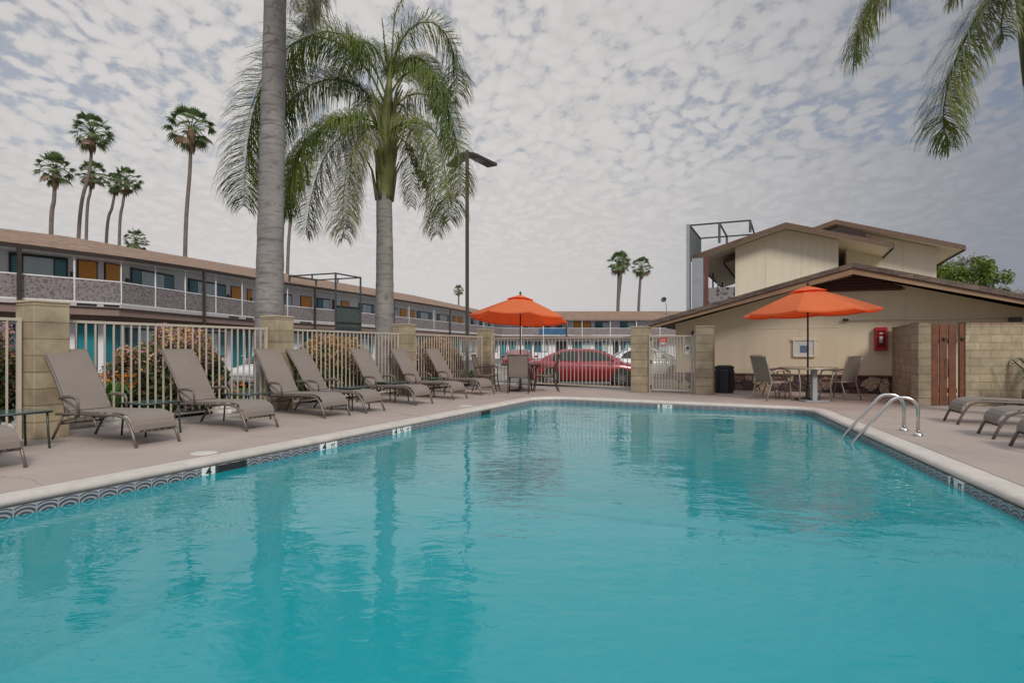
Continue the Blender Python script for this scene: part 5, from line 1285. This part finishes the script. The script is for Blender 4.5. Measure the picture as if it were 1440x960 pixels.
# pale rocks in the bed
rr_ = random.Random(5)
for i, (x, y, s) in enumerate(((-6.3, 7.45, .20), (-6.45, 7.75, .16), (-5.95, 8.95, .22), (-5.6, 9.25, .17), (-4.95, 10.35, .22), (-4.75, 10.75, .18))):
    lab = ['pale rock behind the fence at the left photo edge, the larger one', 'smaller pale rock behind the fence at the left photo edge', 'pale rock behind the fence at the foot of the nearest glass table', 'pale rock at the left foot of the big pink bush', 'pale rock at the right foot of the big pink bush', 'small pale rock in front of the big grey trunk'][i]
    bm = bmesh.new(); bmesh.ops.create_icosphere(bm, subdivisions=3, radius=s)
    for v in bm.verts: v.co *= 1+.35*noise.noise(v.co*6+V((i*3, 0, 0))); v.co.z *= .75
    me = bpy.data.meshes.new('garden_rock'); bm.to_mesh(me); bm.free(); me.materials.append(M['rock']); o = bpy.data.objects.new('garden_rock', me); COL.objects.link(o); o.location = (x, y, .03); tag(o, lab, 'rock', 'pale rocks in the planting bed')
# --- trees behind the pool house roof
def tree(label, base, H, R, n, mats, probs, seed, sz=.22):
    r = random.Random(seed); t = thing('leafy_tree', label, 'tree', tuple(base)); top = V(base)+UP*(H*.55)
    mb = MB(); mb.tube([base, V(base)+UP*H*.3+V((.1, 0, 0)), top], [.22, .17, .12], 8); mb.build('trunk', 'branch', t, world=True)
    cl = []; mb = MB()
    for k in range(30):
        a = r.uniform(0, 2*pi); e = r.uniform(-.35, 1.3); q = r.uniform(.5, 1); c = top+UP*(R*.4)+V((cos(a)*cos(e)*R*q, sin(a)*cos(e)*R*q, sin(e)*R*.75*q)); cl.append((c, R*r.uniform(.16, .34)))
        mb.tube([top-UP*r.uniform(0, .6), top.lerp(c, .5)+UP*.15, c], [.06, .04, .015], 5)
    mb.build('limbs', 'branch', t, world=True)
    mbs = [MB() for _ in mats]
    for k in range(n):
        i = r.randrange(len(cl)); ce, cr = cl[i]; d = V((r.gauss(0, 1), r.gauss(0, 1), r.gauss(0, .8))).normalized(); p = ce+d*cr*(r.random()**.45)
        mi = 1 if (len(mats) > 1 and i % probs == 0) else 0
        s = sz*r.uniform(.6, 1.2); a_ = V((r.gauss(0, 1), r.gauss(0, 1), r.gauss(0, .6))).normalized(); b_ = a_.cross(V((r.gauss(0, 1), r.gauss(0, 1), r.gauss(0, 1)))).normalized()
        mbs[mi].poly([p-a_*s*.5, p+b_*s*.3, p+a_*s*.5, p-b_*s*.3])
    for mb, m_ in zip(mbs, mats):
        if mb.f: mb.build('crown' if m_ == 'treeleaf' else 'blossom', m_, t, world=True, uv=False, normals=False)
b = D(1350, 500, 36); b.z = GZ; tree('yellow green tree with pale blossom showing above the pool house roof', b, 8.0, 2.2, 10000, ['treeleaf', 'treebloom'], 6, 41, .17)
b = D(1418, 500, 33); b.z = GZ; tree('sparse dark and whitish tree top at the right edge above the pool house roof', b, 5.7, 1.5, 3800, ['bushleaf', 'treebloom'], 2, 42, .13)
b = D(1385, 500, 40); b.z = GZ; tree('grey twiggy tree between the two trees above the pool house roof', b, 6.2, 1.7, 3000, ['bushtan'], 2, 43, .13)

# ================= LAMP POST =================
Yp = 19.3; base = D(657, 490, Yp); base.z = -.1
t = thing('lamp_post', 'tall dark square lamp post with two flat heads beside the centre palm', 'lamp post', tuple(base))
zt = CH+(490-212)*Yp/F
mb = MB(); mb.tube([base+UP*.25, V((base.x, base.y, zt))], .078, 4, sq=True); mb.build('pole', 'darkframe', t, world=True)
mb = MB(); mb.box(base+UP*.12, (.36, .36, .34)); mb.build('base', 'concrete', t, world=True)
tp = V((base.x, base.y, zt))
for sg in (1, -1):
    hd = (V((.50, .87, 0)) if sg > 0 else V((-.42, .907, 0))); sd = V((-hd.y, hd.x, 0))
    mb = MB(); c = tp+hd*.08+UP*(-.12); mb.prism([c-sd*.10, c+sd*.10, c+sd*.17+hd*.25, c+sd*.20+hd*1.45, c-sd*.20+hd*1.45, c-sd*.17+hd*.25], UP*.10); mb.build('lamp_head', 'darkframe', t, world=True, bevel=.01)
    mb = MB(); c = tp+hd*.42+UP*(-.125); mb.prism([c-sd*.13, c+sd*.13, c+sd*.13+hd*.5, c-sd*.13+hd*.5], UP*.004); mb.build('lens', 'grey', t, world=True)
# satellite dish on the far roof
p = D(937, 437, 89); t = thing('satellite_dish', 'small dark satellite dish on a thin mast above the far roof', 'satellite dish', tuple(p))
mb = MB(); mb.tube([p-UP*1.0, p+UP*.7, p+UP*1.3+V((-.1, 0, 0))], .07, 6); mb.build('mast', 'grey', t, world=True)
mb = MB(); mb.lathe((0, 0, 0), [(.0, 0), (.2, .03), (.36, .1), (.42, .16), (.36, .12), (0, .04)], 16, caps=False); o = mb.build('dish', 'steel', t); o.location = (-.35, -.1, 1.6); o.rotation_euler = (radians(70), 0, radians(-35))
# low white block wall behind the fence
a = D(690, 500, 21.3); a.z = 0; b = D(722, 500, 20.9); b.z = 0; d = (b-a); ln = d.length; d.normalize(); n = V((-d.y, d.x, 0))
mb = MB(); mb.obox(a, d, n, 0, ln, 0, .2, GZ, .55); o = mb.build('low_block_wall', 'blockwhite'); tag(o, 'low whitish block wall behind the fence right of the fourth pillar', 'wall')

# ================= CARS =================
def car(label, c, rz, paint, L=4.65, H=1.44, Wd=.89):
    t = thing('parked_car', label, 'car', tuple(c), rz, 'cars parked behind the pool fence')
    hl = L/2; st = [  # x, z bottom, z top, half width
        (-hl, .42, .72, .62), (-hl+.06, .30, .92, .74), (-hl+.30, .22, 1.00, .84), (-hl+.75, .20, 1.02, .885), (-.9, .19, .99, Wd), (.2, .19, .96, Wd), (1.05, .19, .95, Wd), (hl-1.0, .20, .93, .885), (hl-.5, .20, .85, .86), (hl-.2, .22, .74, .80), (hl-.04, .30, .62, .68), (hl, .40, .54, .55)]
    mb = MB(); sec = []
    for (x, zb, zt, w) in st:
        m_ = (zb+zt)/2
        ring = [(x, 0, zb), (x, w*.88, zb), (x, w*.97, zb+.10), (x, w, m_), (x, w*.985, zt-.14), (x, w*.90, zt-.02), (x, w*.6, zt+.015), (x, 0, zt+.03)]
        ring += [(a, -b_, c_) for (a, b_, c_) in ring[-2:0:-1]]
        sec.append(len(mb.v)); mb.v += [V(q) for q in ring]; k = len(ring)
    for i in range(len(st)-1):
        for j in range(k):
            j2 = (j+1) % k; mb.face((sec[i]+j, sec[i]+j2, sec[i+1]+j2, sec[i+1]+j), 0, True)
    mb.face([sec[0]+j for j in range(k)]); mb.face([sec[-1]+j for j in range(k-1, -1, -1)])
    mb.build('body', paint, t)
    # greenhouse
    prof = [(-hl+.55, 1.0), (-hl+1.0, 1.27), (-hl+1.45, H-.04), (-.2, H), (.45, H-.03), (.95, 1.24), (1.45, .95)]
    def yy(z): return .80-.20*(z-.95)/(H-.95)
    mb = MB(); ls = []
    for (x, z) in prof: ls.append(len(mb.v)); mb.v += [V((x, yy(z)-.03, z)), V((x, -yy(z)+.03, z)), V((x, .80, .93)), V((x, -.80, .93)), V((x, 0, z+.025 if z > 1.3 else z+.01))]
    for i in range(len(prof)-1):
        a, b_ = ls[i], ls[i+1]
        mb.face((a, a+4, b_+4, b_), 0, True); mb.face((a+4, a+1, b_+1, b_+4), 0, True); mb.face((a, b_, b_+2, a+2), 0, True); mb.face((a+1, a+3, b_+3, b_+1), 0, True)
    mb.build('roof', paint, t)
    for sg in (1, -1):
        for win in ([(-hl+.95, 1.03), (-hl+1.12, 1.24), (-hl+1.50, H-.10), (-.32, H-.085), (-.32, 1.01)], [(-.24, 1.01), (-.24, H-.085), (.30, H-.10), (.62, 1.29), (1.12, 1.02)]):
            pts = []
            for (x, z) in win:
                y = (.80+(yy(z)-.03-.80)*(z-.93)/max(.01, (interp(prof, x)-.93)))
                pts.append(V((x, sg*(y+.012), z)))
            mb = MB(); mb.poly(pts if sg > 0 else pts[::-1]); b_ = len(mb.v); mb.build('side_window', 'carglass', t, normals=False)
    mb = MB(); mb.poly([V((.52, .50, H-.055)), V((.52, -.50, H-.055)), V((1.42, -.66, 1.0)), V((1.42, .66, 1.0))]); 
    for v in mb.v: v += V((.02, 0, .03))
    mb.build('windscreen', 'carglass', t, normals=False)
    mb = MB(); mb.poly([V((-hl+1.40, .50, H-.06)), V((-hl+1.40, -.50, H-.06)), V((-hl+.62, -.64, 1.05)), V((-hl+.62, .64, 1.05))])
    for v in mb.v: v += V((-.02, 0, .03))
    mb.build('rear_window', 'carglass', t, normals=False)
    for wx in (-1.40, 1.36):
        for sg in (1, -1):
            mb = MB()
            for i in range(20):
                a0, a1 = 2*pi*i/20, 2*pi*(i+1)/20
                mb.poly([V((wx, sg*(Wd+.004), .34)), V((wx+cos(a0)*.385, sg*(Wd+.004), .34+sin(a0)*.385)), V((wx+cos(a1)*.385, sg*(Wd+.004), .34+sin(a1)*.385))])
            mb.build('wheel_arch', 'black', t, normals=False)
            mb = MB(); pr = [(.21, -.02), (.31, -.02), (.325, .01), (.325, .19), (.31, .21), (.2, .21)]
            bq = []
            def wl_(prof_, m_, nm, par, cap):
                mb = MB(); b0_ = len(mb.v)
                for (r_, q) in prof_:
                    for i in range(20): a = 2*pi*i/20; mb.v.append(V((wx+r_*cos(a), sg*(Wd+.02-q), .325+r_*sin(a))))
                for i in range(len(prof_)-1):
                    for j in range(20): j2 = (j+1) % 20; mb.face((i*20+j, i*20+j2, (i+1)*20+j2, (i+1)*20+j), 0, True)
                return mb.build(nm, m_, par)
            ty = wl_([(.21, .0), (.30, -.01), (.325, .02), (.325, .2)], 'tyre', 'wheel', t, False)
            mb = MB(); yq = sg*(Wd+.018)
            for i in range(10):
                a = 2*pi*i/10; wv = .022; d_ = V((cos(a), 0, sin(a))); p_ = V((-sin(a), 0, cos(a))); c_ = V((wx, yq, .325))
                mb.poly([c_-p_*wv+d_*.03, c_+p_*wv+d_*.03, c_+p_*wv*.8+d_*.215, c_-p_*wv*.8+d_*.215])
            for i in range(20):
                a0, a1 = 2*pi*i/20, 2*pi*(i+1)/20; c_ = V((wx, yq, .325))
                mb.poly([c_+V((cos(a0), 0, sin(a0)))*.205, c_+V((cos(a1), 0, sin(a1)))*.205, c_+V((cos(a1), 0, sin(a1)))*.23, c_+V((cos(a0), 0, sin(a0)))*.23])
                mb.poly([c_, c_+V((cos(a0), 0, sin(a0)))*.045, c_+V((cos(a1), 0, sin(a1)))*.045])
            mb.build('rim', 'rim', ty, normals=False)
    for sg in (1, -1):
        mb = MB(); mb.box((hl-.26, sg*.66, .70), (.30, .26, .12)); mb.build('headlight', 'headlamp', t, bevel=.03)
        mb = MB(); mb.box((-hl+.14, sg*.62, .82), (.22, .34, .15)); mb.build('tail_light', 'taillamp', t, bevel=.03)
        mb = MB(); mb.box((.98, sg*.98, 1.02), (.12, .18, .12)); mb.build('mirror', paint, t, bevel=.03)
        for hx in (-.95, .1):
            mb = MB(); mb.box((hx+.02, sg*(Wd+.012), .80), (.17, .025, .03)); mb.build('door_handle', 'rim', t)
        mb = MB()
        for x in (-.28, .95, -1.15): mb.box((x, sg*(Wd*.995), .62), (.008, .02, .52))
        mb.build('door_gap', 'black', t)
    mb = MB(); mb.box((0, 0, .24), (L*.86, 1.6, .12)); mb.build('underbody', 'black', t)
def interp(prof, x):
    for i in range(len(prof)-1):
        (x0, z0), (x1, z1) = prof[i], prof[i+1]
        if x0 <= x <= x1: return z0+(z1-z0)*(x-x0)/(x1-x0)
    return prof[-1][1]
Yr_ = 24.3
c = V(((823-720)*Yr_/F, Yr_, GZ)); car('glossy red sedan seen side on through the fence, facing right', c, radians(-3), 'carred', L=4.75, H=1.46)
c = V(((905-720)*30.0/F, 30.0, GZ)); car('white sedan behind the red car and the white gate', c, radians(-2), 'carwhite', L=4.4, H=1.52)
c = V(((730-720)*34/F, 34, GZ)); car('dark red car seen end on behind the left umbrella table', c, radians(88), 'carred', L=4.3, H=1.42)
c = V(((402-720)*24/F, 24, GZ)); car('white car glimpsed behind the second block pillar', c, radians(-112), 'carwhite', L=4.4, H=1.5)

# ================= LIGHT, SKY, CAMERA =================
SUN_EL, SUN_AZ = radians(37), radians(158)      # azimuth measured from +Y toward +X
w = bpy.data.worlds.new('World'); scene.world = w; w.use_nodes = True; N = w.node_tree.nodes; L = w.node_tree.links; N.clear()
out = N.new('ShaderNodeOutputWorld')
sky = N.new('ShaderNodeTexSky'); sky.sky_type = 'NISHITA'; sky.sun_disc = False; sky.sun_elevation = SUN_EL; sky.sun_rotation = SUN_AZ; sky.dust_density = 2.0; sky.air_density = 1.0
bg1 = N.new('ShaderNodeBackground'); bg1.inputs[1].default_value = .085; L.new(sky.outputs[0], bg1.inputs[0])
tc = N.new('ShaderNodeTexCoord'); sp = N.new('ShaderNodeSeparateXYZ'); L.new(tc.outputs['Generated'], sp.inputs[0])
def mt(op, a, b=None, c=None):
    n = N.new('ShaderNodeMath'); n.operation = op
    for i, q in enumerate((a, b, c)):
        if q is None: continue
        if isinstance(q, (int, float)): n.inputs[i].default_value = q
        else: L.new(q, n.inputs[i])
    return n.outputs[0]
zc = mt('ADD', mt('MAXIMUM', sp.outputs[2], 0.0), .20)
cx = mt('DIVIDE', sp.outputs[0], zc); cy = mt('DIVIDE', sp.outputs[1], zc)
cb = N.new('ShaderNodeCombineXYZ'); L.new(cx, cb.inputs[0]); L.new(cy, cb.inputs[1])
def noise_(vec, sc, det, rough, dist=0.0):
    n = N.new('ShaderNodeTexNoise'); n.inputs['Scale'].default_value = sc; n.inputs['Detail'].default_value = det; n.inputs['Roughness'].default_value = rough; n.inputs['Distortion'].default_value = dist
    L.new(vec, n.inputs['Vector']); return n.outputs['Fac']
def mrange(v, a, b, c, d):
    n = N.new('ShaderNodeMapRange'); n.interpolation_type = 'SMOOTHSTEP'; L.new(v, n.inputs[0])
    for i, q in enumerate((a, b, c, d)): n.inputs[i+1].default_value = q
    return n.outputs[0]
mp = N.new('ShaderNodeMapping'); mp.inputs['Rotation'].default_value = (0, 0, radians(35)); mp.inputs['Scale'].default_value = (1, .78, 1); L.new(cb.outputs[0], mp.inputs[0])
fine = noise_(mp.outputs[0], 27.0, 7, .66, .15)      # cloudlets
big = noise_(cb.outputs[0], 1.1, 3, .5)          # where the sheet thins
vo = N.new('ShaderNodeTexVoronoi'); vo.feature = 'SMOOTH_F1'; vo.inputs['Scale'].default_value = 24; vo.inputs['Smoothness'].default_value = .6
wob = N.new('ShaderNodeTexNoise'); wob.inputs['Scale'].default_value = 7; wob.inputs['Detail'].default_value = 3; L.new(mp.outputs[0], wob.inputs['Vector'])
va_ = N.new('ShaderNodeVectorMath'); va_.operation = 'MULTIPLY_ADD'; L.new(wob.outputs['Color'], va_.inputs[0]); va_.inputs[1].default_value = (.14, .14, 0); L.new(mp.outputs[0], va_.inputs[2]); L.new(va_.outputs[0], vo.inputs['Vector'])
cell = mrange(vo.outputs['Distance'], .15, .75, 1.0, .0)
dens = mt('ADD', mt('MULTIPLY', cell, .42), mt('MULTIPLY', mt('SUBTRACT', fine, .15), 1.15))
dens = mt('ADD', dens, mt('MULTIPLY', big, .75))
hz = mrange(sp.outputs[2], .06, .34, .7, 0.0)
dens = mt('ADD', dens, hz)
dens = mt('ADD', dens, mt('MULTIPLY', mt('SUBTRACT', noise_(cb.outputs[0], .8, 2, .5), .5), .75)); mask = mrange(dens, .58, .95, .0, 1.0)
# cloud brightness: shaded undersides where thick, brighter toward the veiled sun
sd = V((sin(radians(-16))*cos(radians(18)), cos(radians(-16))*cos(radians(18)), sin(radians(18))))
dt = N.new('ShaderNodeVectorMath'); dt.operation = 'DOT_PRODUCT'; nrm = N.new('ShaderNodeVectorMath'); nrm.operation = 'NORMALIZE'; L.new(tc.outputs['Generated'], nrm.inputs[0]); L.new(nrm.outputs[0], dt.inputs[0]); dt.inputs[1].default_value = tuple(sd)
glow = mrange(dt.outputs['Value'], .52, 1.0, 0.0, 1.0)
cr = N.new('ShaderNodeMix'); cr.data_type = 'RGBA'; cr.inputs[6].default_value = (.245, .26, .30, 1); cr.inputs[7].default_value = (.605, .585, .575, 1); L.new(glow, cr.inputs[0])
tex = mrange(mt('ADD', mt('MULTIPLY', fine, .6), mt('MULTIPLY', cell, .4)), .25, .75, .95, 1.045)
c2_ = N.new('ShaderNodeMix'); c2_.data_type = 'RGBA'; c2_.blend_type = 'MULTIPLY'; L.new(mrange(sp.outputs[2], .06, .22, .15, 1.0), c2_.inputs[0]); L.new(cr.outputs[2], c2_.inputs[6]); L.new(tex, c2_.inputs[7])
bg2 = N.new('ShaderNodeBackground'); L.new(c2_.outputs[2], bg2.inputs[0]); zen = mrange(sp.outputs[2], .50, .92, 1.0, 3.3); bck = mrange(sp.outputs[1], -.55, .10, 1.5, 1.0); L.new(mt('MULTIPLY', zen, bck), bg2.inputs[1])  # clouds boosted overhead and behind the camera, out of view, as added fill
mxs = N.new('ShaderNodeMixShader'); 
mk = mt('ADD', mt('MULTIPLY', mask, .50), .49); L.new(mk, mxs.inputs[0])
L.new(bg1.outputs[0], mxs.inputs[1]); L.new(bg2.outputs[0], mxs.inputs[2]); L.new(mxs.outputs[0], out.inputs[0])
sl_ = bpy.data.lights.new('sun', 'SUN'); sl_.energy = 2.2; sl_.angle = radians(14); sl_.color = (1, .94, .86); so_ = bpy.data.objects.new('sun', sl_); COL.objects.link(so_)
sv = V((sin(SUN_AZ)*cos(SUN_EL), cos(SUN_AZ)*cos(SUN_EL), sin(SUN_EL))); so_.rotation_euler = (-sv).to_track_quat('-Z', 'Y').to_euler()
cam = bpy.data.cameras.new('camera'); co = bpy.data.objects.new('camera', cam); COL.objects.link(co); scene.camera = co
co.location = (0, 0, CH); co.rotation_euler = (radians(90), 0, 0); cam.sensor_width = 36; cam.lens = F/1440*36; cam.shift_y = 10/1440; cam.clip_start = .05; cam.clip_end = 3000
vs = scene.view_settings; vs.view_transform = 'Standard'; vs.look = 'None'; vs.gamma = 1; vs.exposure = 0.06; vs.use_curve_mapping = False
try:
    scene.cycles.max_bounces = 8; scene.cycles.transparent_max_bounces = 16; scene.cycles.volume_bounces = 0
except Exception: pass
for o in COL.objects:
    if '_loc' in o: del o['_loc']
